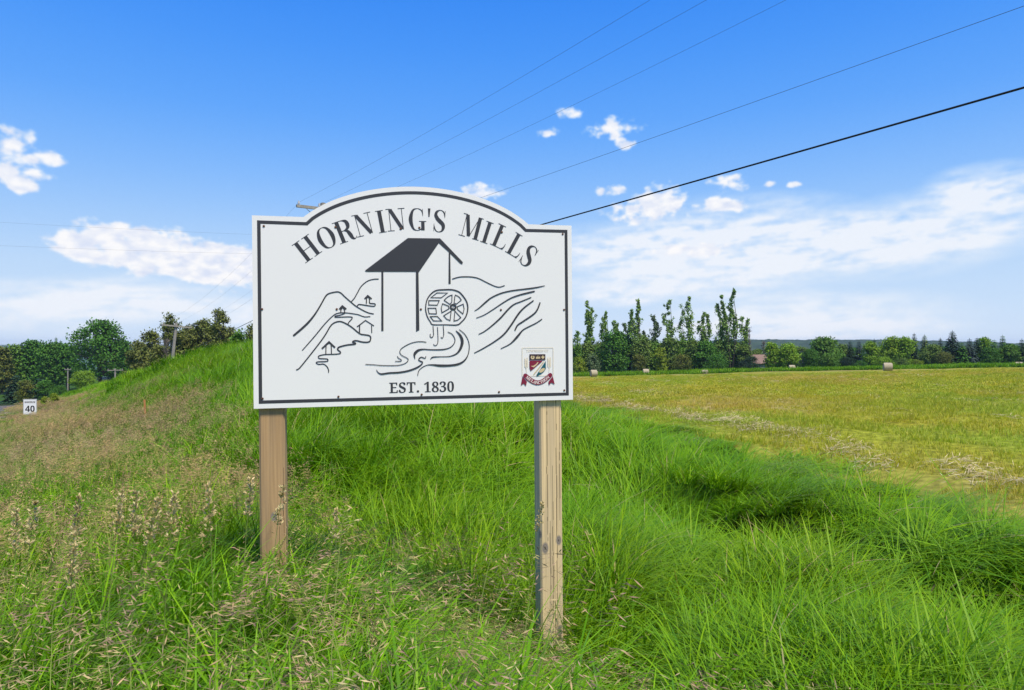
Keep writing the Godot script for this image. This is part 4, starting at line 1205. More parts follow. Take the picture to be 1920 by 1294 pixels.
	stroke(st, [Vector3(1104, 544, 4.9), Vector3(1097, 488, 4.9), Vector3(1077, 496, 4.9), Vector3(1059, 516, 4.9)], true, true)
	stroke(st, [Vector3(1089, 573, 4.9), Vector3(1053, 587, 4.9), Vector3(1045, 561, 4.9), Vector3(1049, 534, 4.9), Vector3(1091, 557, 4.9)], true, true)
	stroke(st, [Vector3(1130, 567, 11.0), Vector3(1128, 560, 11.0), Vector3(1123, 554, 11.0), Vector3(1115, 553, 11.0), Vector3(1108, 554, 11.0), Vector3(1103, 560, 11.0), Vector3(1101, 567, 11.0), Vector3(1103, 574, 11.0), Vector3(1109, 579, 11.0), Vector3(1116, 581, 11.0), Vector3(1123, 579, 11.0), Vector3(1128, 574, 11.0)], true, false)
	fill(st, [Vector2(1119, 567), Vector2(1118, 564), Vector2(1116, 563), Vector2(1113, 564), Vector2(1112, 567), Vector2(1113, 569), Vector2(1116, 570), Vector2(1118, 569)])
	stroke(st, [Vector3(996, 455, 4.5), Vector3(998, 423, 4.5), Vector3(998, 401, 4.5), Vector3(988, 388, 4.5), Vector3(979, 394, 4.5), Vector3(979, 408, 4.5)])
	stroke(st, [Vector3(1022, 448, 4.5), Vector3(1024, 405, 4.4), Vector3(1024, 363, 4.3), Vector3(1016, 344, 4.3), Vector3(1005, 341, 4.2), Vector3(998, 348, 4.1)])
	stroke(st, [Vector3(1056, 455, 4.5), Vector3(1058, 427, 4.5), Vector3(1058, 401, 4.5), Vector3(1050, 384, 4.5), Vector3(1042, 389, 4.5)])
	stroke(st, [Vector3(955, 361, 4.5), Vector3(926, 365, 4.5), Vector3(889, 362, 4.4), Vector3(852, 350, 4.4), Vector3(815, 328, 4.4), Vector3(803, 311, 4.4), Vector3(805, 295, 4.3), Vector3(818, 283, 4.3), Vector3(840, 272, 4.3), Vector3(850, 261, 4.3), Vector3(842, 246, 4.2), Vector3(822, 235, 4.2), Vector3(785, 228, 4.2), Vector3(705, 229, 4.2), Vector3(651, 234, 4.1), Vector3(608, 237, 4.1)])
	stroke(st, [Vector3(1084, 420, 4.5), Vector3(1107, 408, 4.7), Vector3(1122, 385, 4.9), Vector3(1124, 363, 5.2), Vector3(1110, 340, 5.4), Vector3(1087, 325, 5.6), Vector3(1046, 317, 6.7), Vector3(982, 317, 6.0), Vector3(941, 320, 6.7), Vector3(911, 315, 12.0), Vector3(892, 300, 15.7), Vector3(886, 286, 11.2), Vector3(889, 264, 2.2)])
	stroke(st, [Vector3(1132, 427, 4.5), Vector3(1156, 400, 13.5), Vector3(1168, 366, 17.2), Vector3(1160, 328, 14.9), Vector3(1136, 294, 9.0), Vector3(1094, 277, 5.2), Vector3(1038, 275, 4.5), Vector3(1000, 274, 6.7), Vector3(987, 270, 6.7), Vector3(979, 261, 3.0)])
	stroke(st, [Vector3(1152, 434, 4.1), Vector3(1183, 407, 4.4), Vector3(1204, 369, 4.6), Vector3(1210, 328, 4.9), Vector3(1201, 282, 6.0), Vector3(1178, 249, 9.0), Vector3(1143, 230, 12.0), Vector3(1094, 223, 12.0), Vector3(1037, 223, 13.5), Vector3(992, 228, 8.2), Vector3(959, 227, 4.5), Vector3(929, 213, 4.4), Vector3(910, 193, 4.2), Vector3(904, 167, 4.1)])
	stroke(st, [Vector3(789, 280, 4.5), Vector3(793, 271, 4.4), Vector3(809, 261, 4.3), Vector3(807, 252, 4.2), Vector3(776, 252, 4.1)])
	stroke(st, [Vector3(952, 278, 4.5), Vector3(950, 269, 4.9), Vector3(942, 268, 5.2), Vector3(929, 274, 5.6), Vector3(916, 269, 6.0), Vector3(911, 258, 6.4), Vector3(922, 250, 6.7), Vector3(932, 245, 7.1), Vector3(927, 232, 7.5), Vector3(899, 213, 9.7), Vector3(851, 196, 9.7), Vector3(796, 187, 9.5), Vector3(741, 185, 9.2), Vector3(701, 180, 9.0), Vector3(686, 183, 6.7), Vector3(674, 193, 4.5), Vector3(669, 204, 3.4)])
	stroke(st, [Vector3(1244, 545, 3.5), Vector3(1271, 562, 6.9), Vector3(1316, 601, 9.5), Vector3(1348, 625, 7.8), Vector3(1403, 650, 7.8), Vector3(1467, 666, 7.8), Vector3(1541, 676, 7.8), Vector3(1615, 686, 7.8), Vector3(1678, 699, 3.9)])
	stroke(st, [Vector3(1255, 503, 4.3), Vector3(1302, 521, 5.2), Vector3(1361, 557, 6.1), Vector3(1416, 593, 6.9), Vector3(1466, 622, 7.8), Vector3(1522, 642, 8.7), Vector3(1577, 656, 9.5), Vector3(1612, 664, 8.7)])
	stroke(st, [Vector3(1268, 406, 4.3), Vector3(1301, 422, 6.1), Vector3(1346, 455, 7.8), Vector3(1401, 503, 9.5), Vector3(1447, 553, 9.5), Vector3(1484, 584, 7.8), Vector3(1531, 603, 6.9), Vector3(1591, 627, 6.1)])
	stroke(st, [Vector3(1241, 295, 5.2), Vector3(1291, 320, 6.5), Vector3(1359, 359, 7.8), Vector3(1419, 403, 9.5), Vector3(1465, 459, 10.4), Vector3(1511, 526, 10.4), Vector3(1549, 566, 8.7), Vector3(1605, 607, 7.8)])
	stroke(st, [Vector3(1490, 430, 8.7), Vector3(1506, 459, 9.0), Vector3(1539, 481, 9.3), Vector3(1604, 524, 9.5), Vector3(1630, 553, 9.5), Vector3(1647, 594, 8.7)])
	stroke(st, [Vector3(1402, 319, 4.3), Vector3(1459, 347, 6.9), Vector3(1501, 387, 13.0), Vector3(1538, 429, 7.8), Vector3(1576, 450, 7.2), Vector3(1622, 472, 6.7), Vector3(1658, 495, 6.1)])

func crest(board: Node3D) -> void:
	var gold := flat_mat(Color(0.62, 0.50, 0.28), 0.5)
	var pale := flat_mat(Color(0.74, 0.66, 0.50), 0.5)
	var wine := flat_mat(Color(0.21, 0.018, 0.045), 0.5)
	var teal := flat_mat(Color(0.015, 0.105, 0.13), 0.5)
	var dark := flat_mat(Color(0.055, 0.035, 0.038), 0.5)
	var g := Geo.new()
	stroke(g, [Vector3(1533, 322, 3), Vector3(1728, 321, 3), Vector3(1727, 152, 3), Vector3(1532, 152, 3)], true, true)
	for s in [-1, 1]:      # two ears of grain
		var x: float = 1630.0 + s * 72.0
		stroke(g, [Vector3(x, 255, 2), Vector3(x + s * 3, 215, 3), Vector3(x - s * 2, 172, 2)])
		for k in 5:
			for e in [-1, 1]: stroke(g, [Vector3(x, 200 + k * 10, 2), Vector3(x + e * 8, 211 + k * 11, 5), Vector3(x + e * 5, 222 + k * 11, 2)])
	put("crest_gold_line", g.mesh(), pale, board)
	g = Geo.new()
	fill(g, [Vector2(1578, 283), Vector2(1678, 282), Vector2(1678, 247), Vector2(1578, 248)])
	put("crest_dark_field", g.mesh(), dark, board)
	g = Geo.new()
	fill(g, [Vector2(1578, 244), Vector2(1663, 243), Vector2(1585, 181), Vector2(1578, 200)])
	var bend := []
	var low := []
	for k in 9:
		var t := k / 8.0
		var p := Vector2(lerpf(1551, 1708, t), 154.0 - 44.0 * sin(PI * t))
		bend.append(Vector3(p.x, p.y, 27))
		low.append(p)
	stroke(g, bend)
	fill(g, [Vector2(1533, 149), Vector2(1561, 117), Vector2(1555, 91), Vector2(1541, 107), Vector2(1523, 94)])
	fill(g, [Vector2(1724, 147), Vector2(1736, 96), Vector2(1714, 109), Vector2(1699, 92), Vector2(1696, 114)])
	put("crest_crimson_field", g.mesh(), wine, board)
	g = Geo.new()
	fill(g, [Vector2(1680, 241), Vector2(1680, 193), Vector2(1667, 176), Vector2(1647, 160), Vector2(1626, 148), Vector2(1619, 154)])
	put("crest_teal_field", g.mesh(), teal, board)
	g = Geo.new()
	fill(g, [Vector2(1584, 211), Vector2(1602, 213), Vector2(1618, 222), Vector2(1630, 236), Vector2(1634, 231), Vector2(1622, 216), Vector2(1605, 203)])
	var oval := []
	for k in 12: oval.append(Vector2(1656, 184) + (Vector2(cos(TAU * k / 12.0) * 21, sin(TAU * k / 12.0) * 10)).rotated(0.6))
	fill(g, oval)
	stroke(g, [Vector3(1603, 160, 5), Vector3(1625, 185, 6), Vector3(1668, 238, 5)], false, true)
	var arc := []
	for k in 8: arc.append(Vector3(1598 + 8 * cos(2.2 + k * 0.68), 264 + 8 * sin(2.2 + k * 0.68), 8))
	stroke(g, arc)
	fill(g, [Vector2(1618, 255), Vector2(1621, 270), Vector2(1626, 262), Vector2(1631, 276), Vector2(1635, 262), Vector2(1643, 270), Vector2(1646, 256)])
	fill(g, [Vector2(1662, 253), Vector2(1654, 260), Vector2(1650, 268), Vector2(1657, 267), Vector2(1662, 277), Vector2(1667, 267), Vector2(1674, 268), Vector2(1670, 260)])
	put("crest_gold_emblem", g.mesh(), gold, board)
	var tx := SurfaceTool.new()
	text_into(tx, "TOWNSHIP OF", 0.014, 0.140, Transform3D(Basis(), Vector3(1.628, 0.303, 0.0016)), false)
	put("crest_township_lettering", tx.commit(), pale, board)
	tx = SurfaceTool.new()
	var word := "MELANCTHON"
	for k in word.length():
		var t := 0.10 + 0.80 * k / (word.length() - 1.0)
		var at := Vector3(lerpf(1.551, 1.708, t), (154.0 - 44.0 * sin(PI * t)) * 0.001, 0.0034)
		var slope := atan2(-44.0 * PI * cos(PI * t), 157.0)
		text_into(tx, word[k], 0.0175, 0.0, Transform3D(Basis(Vector3(0, 0, 1), slope), at), true)
	put("crest_name_lettering", tx.commit(), flat_mat(Color(0.78, 0.72, 0.66), 0.5), board)

# ---------------------------------------------------------------- small things

func make_speed_sign() -> void:
	var x := -23.3
	var d := 33.0
	var o := thing("speed_sign", "white speed limit sign reading maximum 40 above the verge grass", "sign", Vector3(x, ground(x, -d), -d))
	o.rotation.y = 0.15
	var top := EYE - 2.62 - o.position.y
	var g := Geo.new()
	g.box(Vector3(0, top - 0.37, 0), Vector3(0.60, 0.75, 0.006))
	var plate := put("plate", g.mesh(), flat_mat(Color(0.78, 0.78, 0.78), 0.4), o)
	g = Geo.new()
	g.box(Vector3(0, top * 0.5 - 0.25, -0.03), Vector3(0.06, top + 0.5, 0.05))
	put("post", g.mesh(), mats.zinc, o)
	var black := flat_mat(Color(0.02, 0.02, 0.02), 0.5)
	var tx := SurfaceTool.new()
	text_into(tx, "MAXIMUM", 0.095, 0.46, Transform3D(Basis(), Vector3(0, top - 0.14, 0.006)), true, "Droid Sans")
	put("word_lettering", tx.commit(), black, plate)
	tx = SurfaceTool.new()
	text_into(tx, "40", 0.30, 0.42, Transform3D(Basis(), Vector3(0, top - 0.46, 0.006)), true, "Droid Sans")
	put("number_lettering", tx.commit(), black, plate)
	g = Geo.new()
	for q in [[Vector3(0, top - 0.012, 0.0045), Vector3(0.58, 0.008, 0.003)], [Vector3(0, top - 0.728, 0.0045), Vector3(0.58, 0.008, 0.003)], [Vector3(-0.286, top - 0.37, 0.0045), Vector3(0.008, 0.70, 0.003)], [Vector3(0.286, top - 0.37, 0.0045), Vector3(0.008, 0.70, 0.003)]]: g.box(q[0], q[1])
	put("edge_line", g.mesh(), flat_mat(Color(0.02, 0.02, 0.02), 0.5), plate)

func make_stake() -> void:
	var d := 14.0
	var x := -7.51
	var o := thing("survey_stake", "thin orange survey stake standing in the bright grass of the bank", "stake", Vector3(x, ground(x, -d), -d))
	o.rotation.z = 0.04
	var top := EYE - 1.13 - o.position.y
	var g := Geo.new()
	g.box(Vector3(0, top * 0.5 - 0.1, 0), Vector3(0.032, top + 0.2, 0.02), Basis(Vector3.UP, 0.5))
	put("stake", g.mesh(), flat_mat(Color(0.50, 0.36, 0.17)), o)
	g = Geo.new()
	g.box(Vector3(0, top - 0.14, 0), Vector3(0.038, 0.30, 0.026), Basis(Vector3.UP, 0.5))
	put("painted_top", g.mesh(), flat_mat(Color(0.38, 0.17, 0.06)), o)

const BALES := [
	[16.4, 137.0, 0.9, 0.0, "round hay bale nearest to the sign board's right edge"], [29.4, 150.0, 0.75, 0.0, "round hay bale under the twisted poplar, second from the sign board"], [42.1, 149.0, 0.3, 0.55, "low hay bale half sunk behind the field's swell, below the forked poplar"],
	[61.5, 150.0, 0.8, 0.0, "round hay bale in front of the bright green rounded tree"], [62.2, 113.0, 0.7, 0.0, "largest round hay bale, in front of the bright green bush"], [98.8, 145.0, 0.2, 0.6, "low hay bale half sunk behind the swell in front of the green bank"],
	[103.6, 139.5, 0.5, 0.35, "hay bale cut off by the right edge of the picture"]]

func make_bales() -> void:
	var straw := StandardMaterial3D.new()
	straw.albedo_color = Color(0.62, 0.54, 0.36).linear_to_srgb()
	straw.albedo_texture = noise_tex(81, 0.03, 0.6, 1.0)
	straw.uv1_triplanar = true
	straw.uv1_scale = Vector3(0.3, 1.6, 1.6)
	straw.roughness = 0.9
	var ends := flat_mat(Color(0.60, 0.51, 0.33), 0.95)
	ends.albedo_texture = straw.albedo_texture
	ends.uv1_triplanar = true
	var body := Geo.new()
	var cap := Geo.new()
	var r := 0.72
	var half := 0.62
	var sides := 28
	var cuts := [[-half, r * 0.88], [-half + 0.04, r * 0.95], [-half + 0.14, r], [-0.2, r * 1.02], [0.2, r * 1.02], [half - 0.14, r], [half - 0.04, r * 0.95], [half, r * 0.88]]
	for k in cuts.size():
		for j in sides:
			var a := TAU * j / sides
			var rr: float = cuts[k][1] * (1.0 + 0.02 * rough.get_noise_2d(cos(a) * 3.0, sin(a) * 3.0 + k))
			body.v.append(Vector3(cuts[k][0], cos(a) * rr * 0.96, sin(a) * rr))
			body.n.append(Vector3(0, cos(a), sin(a)))
			body.c.append(Color.WHITE)
	for k in cuts.size() - 1:
		for j in sides:
			var q := k * sides + j
			var p := k * sides + (j + 1) % sides
			body.i.append(q); body.i.append(q + sides); body.i.append(p); body.i.append(p); body.i.append(q + sides); body.i.append(p + sides)
	for k in 5:            # rings of the rolled end
		var r0 := r * 0.88 * k / 5.0
		var r1 := r * 0.88 * (k + 1) / 5.0
		for j in sides:
			var a := TAU * j / sides
			var b := TAU * (j + 1) / sides
			var q := cap.v.size()
			var z := 0.015 * (k % 2)
			for p in [Vector3(z, cos(a) * r0 * 0.96, sin(a) * r0), Vector3(z, cos(b) * r0 * 0.96, sin(b) * r0), Vector3(0.015 - z, cos(b) * r1 * 0.96, sin(b) * r1), Vector3(0.015 - z, cos(a) * r1 * 0.96, sin(a) * r1)]:
				cap.v.append(p)
				cap.n.append(Vector3.RIGHT)
				cap.c.append(Color.WHITE)
			cap.i.append(q); cap.i.append(q + 1); cap.i.append(q + 2); cap.i.append(q); cap.i.append(q + 2); cap.i.append(q + 3)
	var bm := body.mesh()
	var cm := cap.mesh()
	for b in BALES:
		var o := thing("hay_bale", b[4], "hay bale", Vector3(b[0], ground(b[0], -b[1]) + 0.64 - b[3], -b[1]), "round hay bales in the mown field")
		o.rotation.y = b[2] - 0.6 - 0.8 * atan2(b[0], b[1])
		put("rolled_side", bm, straw, o)
		put("rolled_end", cm, ends, o).position = Vector3(half, 0, 0)
		var e := put("rolled_end", cm, ends, o)
		e.position = Vector3(-half, 0, 0)
		e.rotation.y = PI

# ---------------------------------------------------------------- grass

# a round piece of turf: tussocks whose blades arch outwards and with the wind
func turf(radius: float, tussocks: int, per: int, l0: float, l1: float, w: float, bend: float, segs: int, cols: Array, drift: float) -> Mesh:
	var g := Geo.new()
	for k in tussocks:
		# sunflower order spreads the tussocks evenly
		var q := radius * sqrt((k + rng.randf()) / tussocks)
		var a := k * 2.39996 + rng.randf_range(-0.5, 0.5)
		var at := Vector3(cos(a) * q, -0.03, sin(a) * q)
		var tall := rng.randf_range(0.72, 1.12)
		var own: Color = cols[rng.randi() % cols.size()]
		for m in per:
			var yaw := rng.randf() * TAU
			var d := Vector3(cos(yaw) + drift, 0, sin(yaw))
			var foot := at + Vector3(cos(yaw), 0, sin(yaw)) * (0.05 * rng.randf() * radius / 0.55)
			var col := own.lerp(cols[rng.randi() % cols.size()], 0.4)
			if rng.randf() < 0.02: col = Color(0.42, 0.36, 0.16)
			g.blade(foot, atan2(d.z, d.x), rng.randf_range(l0, l1) * tall, w * rng.randf_range(0.45, 1.5), rng.randf_range(0.04, 0.6), rng.randf_range(0.2, 1.0) * bend, segs, vary(col, 0.12))
	return g.mesh()

# an open drooping seed head on a thin stem
func panicle(g: Geo, foot: Vector3, h: float, yaw: float, lean: float, cols: Array, size: float) -> void:
	var d := Vector3(cos(yaw), 0, sin(yaw))
	g.blade(foot, yaw, h, 0.0028 * size, lean, 0.25, 4, Color(0.22, 0.26, 0.06))
	var col: Color = cols[rng.randi() % cols.size()]
	for k in 20:
		var t := lerpf(0.80, 1.0, k / 19.0)
		var p := foot + Vector3.UP * (h * (t - 0.125 * t * t)) + d * (h * (lean * t + 0.15 * t * t))
		var a := rng.randf() * TAU
		var out := (Vector3(cos(a), 0.15, sin(a)) + d * 0.55).normalized()
		var reach := rng.randf_range(0.012, 0.055) * size * (1.2 - (t - 0.80) * 3.6)
		var tip := p + out * reach
		var nr := out.cross(Vector3(0.3, 0.9, 0.2)).normalized()
		g.leaf(p, out, nr, reach, 0.0012 * size, col)
		var dir := (out * 0.45 + d * 0.5 + Vector3(0, rng.randf_range(-0.75, 0.2), 0) + rnd_dir() * 0.25).normalized()
		var n2 := rnd_dir()
		g.leaf(tip, dir, (n2 - dir * n2.dot(dir)).normalized(), rng.randf_range(0.014, 0.026) * size, 0.0029 * size, vary(col, 0.2))

func seeded_turf(radius: float, stems: int, blades: int, h0: float, h1: float, size: float, cols: Array, greens: Array) -> Mesh:
	var g := Geo.new()
	for k in blades:
		var a := rng.randf() * TAU
		var q := sqrt(rng.randf()) * radius
		g.blade(Vector3(cos(a) * q, -0.03, sin(a) * q), rng.randf() * TAU, rng.randf_range(0.25, 0.6), 0.0052 * size, rng.randf_range(0.05, 0.4), rng.randf_range(0.2, 1.0), 4, vary(greens[rng.randi() % greens.size()], 0.16))
	for k in stems:
		var a := rng.randf() * TAU
		var q := sqrt(rng.randf()) * radius
		panicle(g, Vector3(cos(a) * q, -0.03, sin(a) * q), rng.randf_range(h0, h1), rng.randf_range(-1.1, 1.3), rng.randf_range(0.05, 0.32), cols, size)
	return g.mesh()

func straw_mat(count: int, r: float, l: float, w: float, cols: Array) -> Mesh:
	var g := Geo.new()
	for k in count:
		var a := rng.randf() * TAU
		var q := sqrt(rng.randf()) * r
		var dir := Vector3(cos(a * 3.7), rng.randf_range(-0.12, 0.3), sin(a * 3.7)).normalized()
		var nr := (Vector3.UP + rnd_dir() * 0.5).normalized()
		g.leaf(Vector3(cos(a) * q, rng.randf_range(0.02, 0.07), sin(a) * q), dir, (nr - dir * nr.dot(dir)).normalized(), l * rng.randf_range(0.5, 1.2), w, vary(cols[rng.randi() % cols.size()], 0.2))
	return g.mesh()

var beds := {}       # kind -> [transforms, colours]
# lays a piece of turf on the slope of the ground, blades upright
func drop(kind: String, x: float, d: float, sc: float, sy: float, col: Color) -> void:
	if not beds.has(kind): beds[kind] = [[], []]
	var yaw := 0.5 * patch.get_noise_2d(x, d) * 3.0 + rng.randf_range(-0.7, 0.7) + (PI if kind.begins_with("seed") and rng.randf() < 0.3 else 0.0)
	var gx := (rel(x + 0.3, d) - rel(x - 0.3, d)) / 0.6
	var gz := (rel(x, d - 0.3) - rel(x, d + 0.3)) / 0.6
	var c := cos(yaw)
	var n := sin(yaw)
	var b := Basis(Vector3(c, gx * c - gz * n, -n) * sc, Vector3(0, sc * sy, 0), Vector3(n, gx * n + gz * c, c) * sc)
	beds[kind][0].append(Transform3D(b, Vector3(x, EYE + rel(x, d), -d)))
	beds[kind][1].append(col)

func bed(root: Node3D, kind: String, called: String, mesh: Mesh, m: Material) -> void:
	if not beds.has(kind): return
	var mm := MultiMesh.new()
	mm.transform_format = MultiMesh.TRANSFORM_3D
	mm.use_colors = true
	mm.mesh = mesh
	mm.instance_count = beds[kind][0].size()
	for k in mm.instance_count:
		mm.set_instance_transform(k, beds[kind][0][k])
		mm.set_instance_color(k, beds[kind][1][k])
	var o := MultiMeshInstance3D.new()
	o.name = called
	o.multimesh = mm
	o.material_override = m
	o.set_meta("kind", "stuff")
	root.add_child(o, true)

func stuff(called: String, label: String, category: String) -> Node3D:
	var o := thing(called, label, category, Vector3.ZERO)
	o.set_meta("kind", "stuff")
	return o

func make_grass() -> void:
	var lush := [Color(0.190, 0.375, 0.005), Color(0.145, 0.320, 0.007), Color(0.235, 0.410, 0.008), Color(0.105, 0.265, 0.012)]
	var greens := [Color(0.095, 0.27, 0.010), Color(0.12, 0.28, 0.015), Color(0.08, 0.22, 0.014), Color(0.22, 0.24, 0.06)]
	var tans := [Color(0.42, 0.29, 0.14), Color(0.48, 0.36, 0.17), Color(0.38, 0.235, 0.15), Color(0.40, 0.34, 0.12)]
	var stub := [Color(0.46, 0.44, 0.05), Color(0.34, 0.41, 0.035), Color(0.50, 0.41, 0.12), Color(0.46, 0.45, 0.06)]
	var pale := [Color(0.52, 0.44, 0.25), Color(0.44, 0.35, 0.18), Color(0.58, 0.52, 0.34)]
	# rings of distance: from, to, spacing of the pieces of turf, which size of turf
	for ring in [[0.9, 8.0, 0.62, "a"], [8.0, 28.0, 1.05, "b"], [28.0, 96.0, 1.95, "c"]]:
		var step: float = ring[2]
		var d: float = ring[0]
		while d < ring[1]:
			d += step
			var reach := 0.86 * d + 1.6
			var cx := -reach + rng.randf() * step
			while cx < reach:
				cx += step
				lay(cx + rng.randf_range(-0.3, 0.3) * step, d + rng.randf_range(-0.3, 0.3) * step, ring[3])
	# windrows of cut hay, and the uncut strip at the far end of the field
	for row in 9:
		for k in (620 if row == 0 else 260):
			var v := rng.randf_range(3.0, 34.0) if row == 0 else rng.randf_range(5.0, 90.0)
			var u := 1.9 + row * 5.6 + rng.randfn(0, 0.32 if row == 0 else 0.7) + 0.5 * patch.get_noise_2d(v * 0.2, row * 9.0)
			if patch.get_noise_2d(v * 0.22 + row * 17.0, 4.0) < rng.randf_range(-0.5, 0.3 if row > 0 else 0.0): continue
			var d := v
			var x := field_edge(minf(d, 27.0)) - 0.145 * maxf(0.0, d - 27.0) + u
			if in_field(x, d) and absf(x) < 0.86 * d + 1.6: drop("straw", x, d, 1.0 + d * 0.012, 1.0, Color.WHITE)
	for k in 2600:
		var x := rng.randf_range(8.0, 128.0)
		var d := field_end(x) + rng.randf_range(0.0, 8.0)
		if x < 0.86 * d: drop("margin", x, d, rng.randf_range(1.6, 2.4), 0.9, Color.WHITE)
	var root := stuff("long_grass", "lush bright green grass covering the bank and low ground behind the sign", "grass")
	for k in 3:
		var near := turf(0.55, 36, 26, 0.40, 0.82, 0.0098, 1.45, 7, lush, 0.7)
		bed(root, "lush_a%d" % k, "turf", near, mats.grass)
	for k in 2: bed(root, "lush_b%d" % k, "turf", turf(0.95, 96, 20, 0.36, 0.74, 0.0115, 1.2, 5, lush, 0.6), mats.grass)
	bed(root, "lush_c0", "turf", turf(1.75, 130, 18, 0.32, 0.62, 0.022, 0.9, 3, lush, 0.3), mats.grass)
	root = stuff("seeding_grass", "brownish seeding grass on the verge in front and to the left of the sign", "grass")
	for k in 3: bed(root, "seed_a%d" % k, "turf", seeded_turf(0.5, 34, 60, 0.45, 0.92, 1.5, tans, greens), mats.dry)
	for k in 2: bed(root, "seed_b%d" % k, "turf", seeded_turf(0.9, 95, 200, 0.45, 0.80, 1.6, tans, greens), mats.dry)
	bed(root, "seed_c0", "turf", seeded_turf(1.7, 190, 300, 0.45, 0.78, 2.4, tans, greens), mats.dry)
	root = stuff("field_stubble", "short yellow green stubble of the mown hay field", "stubble")
	bed(root, "stubble_a0", "turf", turf(0.6, 60, 14, 0.05, 0.15, 0.005, 0.6, 2, stub, 0.1), mats.grass)
	bed(root, "stubble_b0", "turf", turf(1.0, 130, 12, 0.05, 0.15, 0.007, 0.6, 2, stub, 0.1), mats.grass)
	bed(root, "stubble_c0", "turf", turf(1.9, 190, 12, 0.05, 0.14, 0.016, 0.6, 2, stub, 0.1), mats.grass)
	root = stuff("cut_hay", "pale strips of cut hay lying across the field", "hay")
	bed(root, "straw", "straw", straw_mat(46, 0.3, 0.20, 0.008, pale), mats.dry)
	root = stuff("field_margin", "dark green strip of uncut grass along the foot of the tree line", "grass")
	bed(root, "margin", "turf", turf(0.6, 20, 5, 0.3, 0.62, 0.06, 0.6, 2, lush, 0.1), mats.grass)

# chooses what grows at a spot
func lay(x: float, d: float, size: String) -> void:
	var n := across(x, d)
	var s := along(x, d)
	if n < -1.2 and n > -10.6: return
	var pick := {"a": 3, "b": 2, "c": 1}
	var kind := "%s%d" % [size, rng.randi() % pick[size]]
	var far := {"a": 1.0, "b": 1.0, "c": 0.95}
	var pa := patch.get_noise_2d(x * 0.6, d * 0.6)
	if in_field(x, d):
		var fc := field_color(x, d)
		var lum := 1.0 / maxf(fc.g, 0.05)
		drop("stubble_%s0" % size, x, d, rng.randf_range(0.9, 1.1), rng.randf_range(0.7, 1.3), Color(clampf(fc.r * lum * 0.95, 0.4, 1.7), 1.0, clampf(fc.b * lum * 4.0, 0.6, 2.0)))
		return
	var warm := Color(1.0 + 0.25 * pa, 1.0 + 0.08 * pa, 1.0)
	if n < -10.0:
		drop("seed_" + kind, x, d, 1.0, 0.9, warm)
		return
	var trodden := 1.0 - 0.6 * exp(-(pow((x - 0.25) / 0.9, 2) + pow((d - 3.45) / 0.75, 2)))
	var sy: float = rng.randf_range(0.85, 1.1) * far[size] * trodden
	var low := lerpf(0.88, 1.0, smoothstep(-1.2, 0.8, n)) if s > 6.0 else 1.0
	if n < 2.35 + 0.8 * patch.get_noise_2d(x * 0.8 + 30.0, d * 0.8):
		var thick := 0.70 + 0.55 * patch.get_noise_2d(x * 0.9 - 60.0, d * 0.9)
		if rng.randf() < thick - (0.0 if size == "a" else 0.2): drop("seed_" + kind, x, d, 1.0, sy * low, warm)
		drop("lush_" + kind, x, d, 1.0, sy * (rng.randf_range(0.68, 0.98) if d < 6.0 else rng.randf_range(0.45, 0.72)) * low, Color(1.0 + 0.2 * pa, 1.0, 1.0))
		return
	var fade := 1.0 - 0.74 * smoothstep(-4.2, -0.4, x - field_edge(d))
	var lift := 0.96 + 0.5 * rough.get_noise_2d(x * 0.9, d * 0.9)
	var e := step_line(x, d)
	if s > -6.0 and d < 14.0 and e > -0.7 and e < -0.1 and rng.randf() < 0.32: return      # gaps under the step
	lift = clampf(lift, 0.66, 1.12)
	drop("lush_" + kind, x, d, rng.randf_range(0.95, 1.08), lift * fade * sy, Color(1.0 + 0.25 * pa, 1.0 + 0.06 * pa, 1.0))
	if s > 16.0 and n > 8.6 and n < 11.5:
		if rng.randf() < 0.6: drop("seed_" + kind, x, d, 1.0, sy, warm)
	elif rng.randf() < 0.03 and size == "b": drop("seed_" + kind, x, d, 1.0, sy, warm)

# ---------------------------------------------------------------- single seed heads that stand out in the foreground

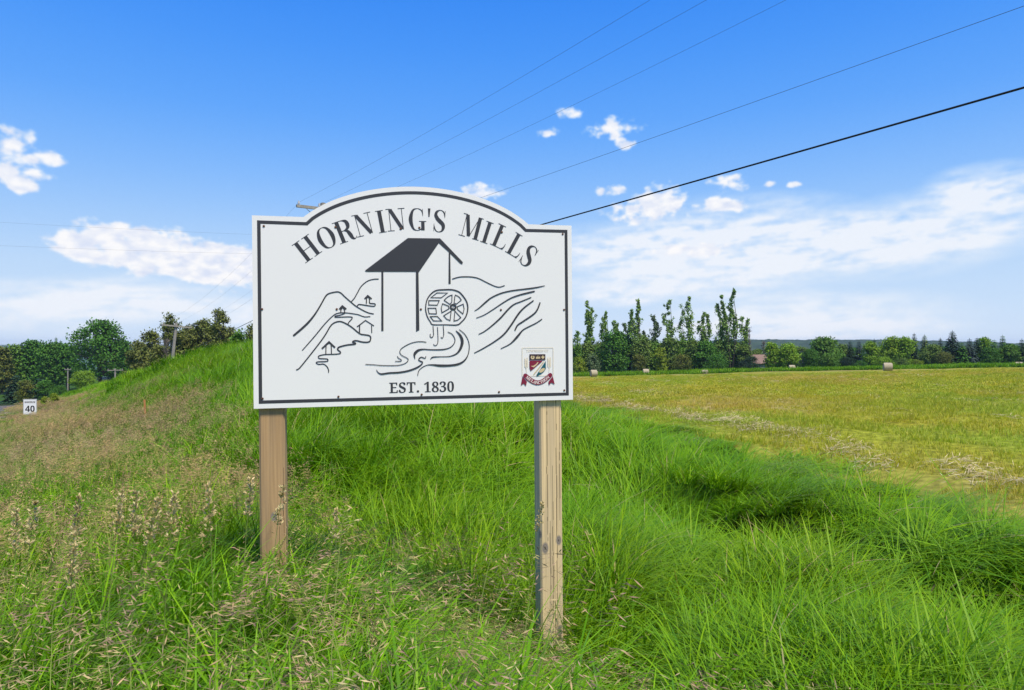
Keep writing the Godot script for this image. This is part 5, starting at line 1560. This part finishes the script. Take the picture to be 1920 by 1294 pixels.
const STALKS := [
	[-1.57, 2.45, -0.535, "pale dense grass seed head standing leftmost in the row on the verge"], [-1.49, 2.5, -0.53, "pale dense grass seed head, second in the row from the left"],
	[-1.42, 2.5, -0.56, "pale dense grass seed head, third in the row from the left"], [-1.365, 2.45, -0.52, "pale dense upright grass seed head at the middle of the row"],
	[-1.28, 2.5, -0.535, "pale dense grass seed head just right of the upright one"], [-1.06, 2.45, -0.50, "brownish thick seed head left of the cream tufted one"],
	[-1.0, 2.5, -0.485, "cream tufted seed head, highest in the row"], [-0.97, 2.7, -0.55, "small cream seed head near the left post"],
	[-1.77, 2.45, -0.56, "loose tan seed head at the picture's left, taller of two"], [-1.82, 2.5, -0.60, "loose tan seed head at the picture's left, shorter of two"],
	[-1.50, 2.3, -0.66, "pale seed head low on the left, below the row"], [-0.55, 2.6, -1.03, "pale green seed head lying in the grass between the posts"],
	[-0.93, 3.6, -0.86, "brown tufted seed head in front of the left post"], [0.06, 3.75, -0.86, "long tan seed head leaning toward the right post"]]

func make_seed_stalks() -> void:
	for q in STALKS:
		var g := Geo.new()
		var stem := Geo.new()
		var y := ground(q[0], -q[1])
		var h: float = EYE + q[2] - y
		var lean := rng.randf_range(-0.05, 0.16)
		var o := thing("seed_stalk", q[3], "grass stalk", Vector3(q[0], y, -q[1]), "tall seed heads in the foreground")
		var head := 0.15
		var last := Vector3(0, -0.05, 0)
		for k in 6:
			var t := (k + 1) / 6.0
			var p := Vector3(lean * h * t * t, h * t, 0.03 * t)
			stem.tube(last, p, 0.0014, 0.001, 5)
			last = p
		for k in 60:
			var t := rng.randf()
			var lump := 0.55 + 0.45 * sin(t * 21.0 + q[0] * 30.0)
			var c := last + Vector3(-lean * head * (1.0 - t) * 1.6, -head * (1.0 - t), 0)
			var d := rnd_dir()
			var r := 0.019 * (1.15 - 0.75 * t) * lump
			for m in 5:
				var dir := (d * Vector3(1, 0.4, 1) + Vector3(0, 0.9, 0) + rnd_dir() * 0.4).normalized()
				var nr := rnd_dir()
				g.leaf(c + d * r, dir, (nr - dir * nr.dot(dir)).normalized(), 0.0150, 0.0064, vary(Color(0.58, 0.49, 0.25), 0.2))
		put("stem", stem.mesh(), flat_mat(Color(0.20, 0.26, 0.06)), o)
		put("seed_head", g.mesh(), mats.dry, o)
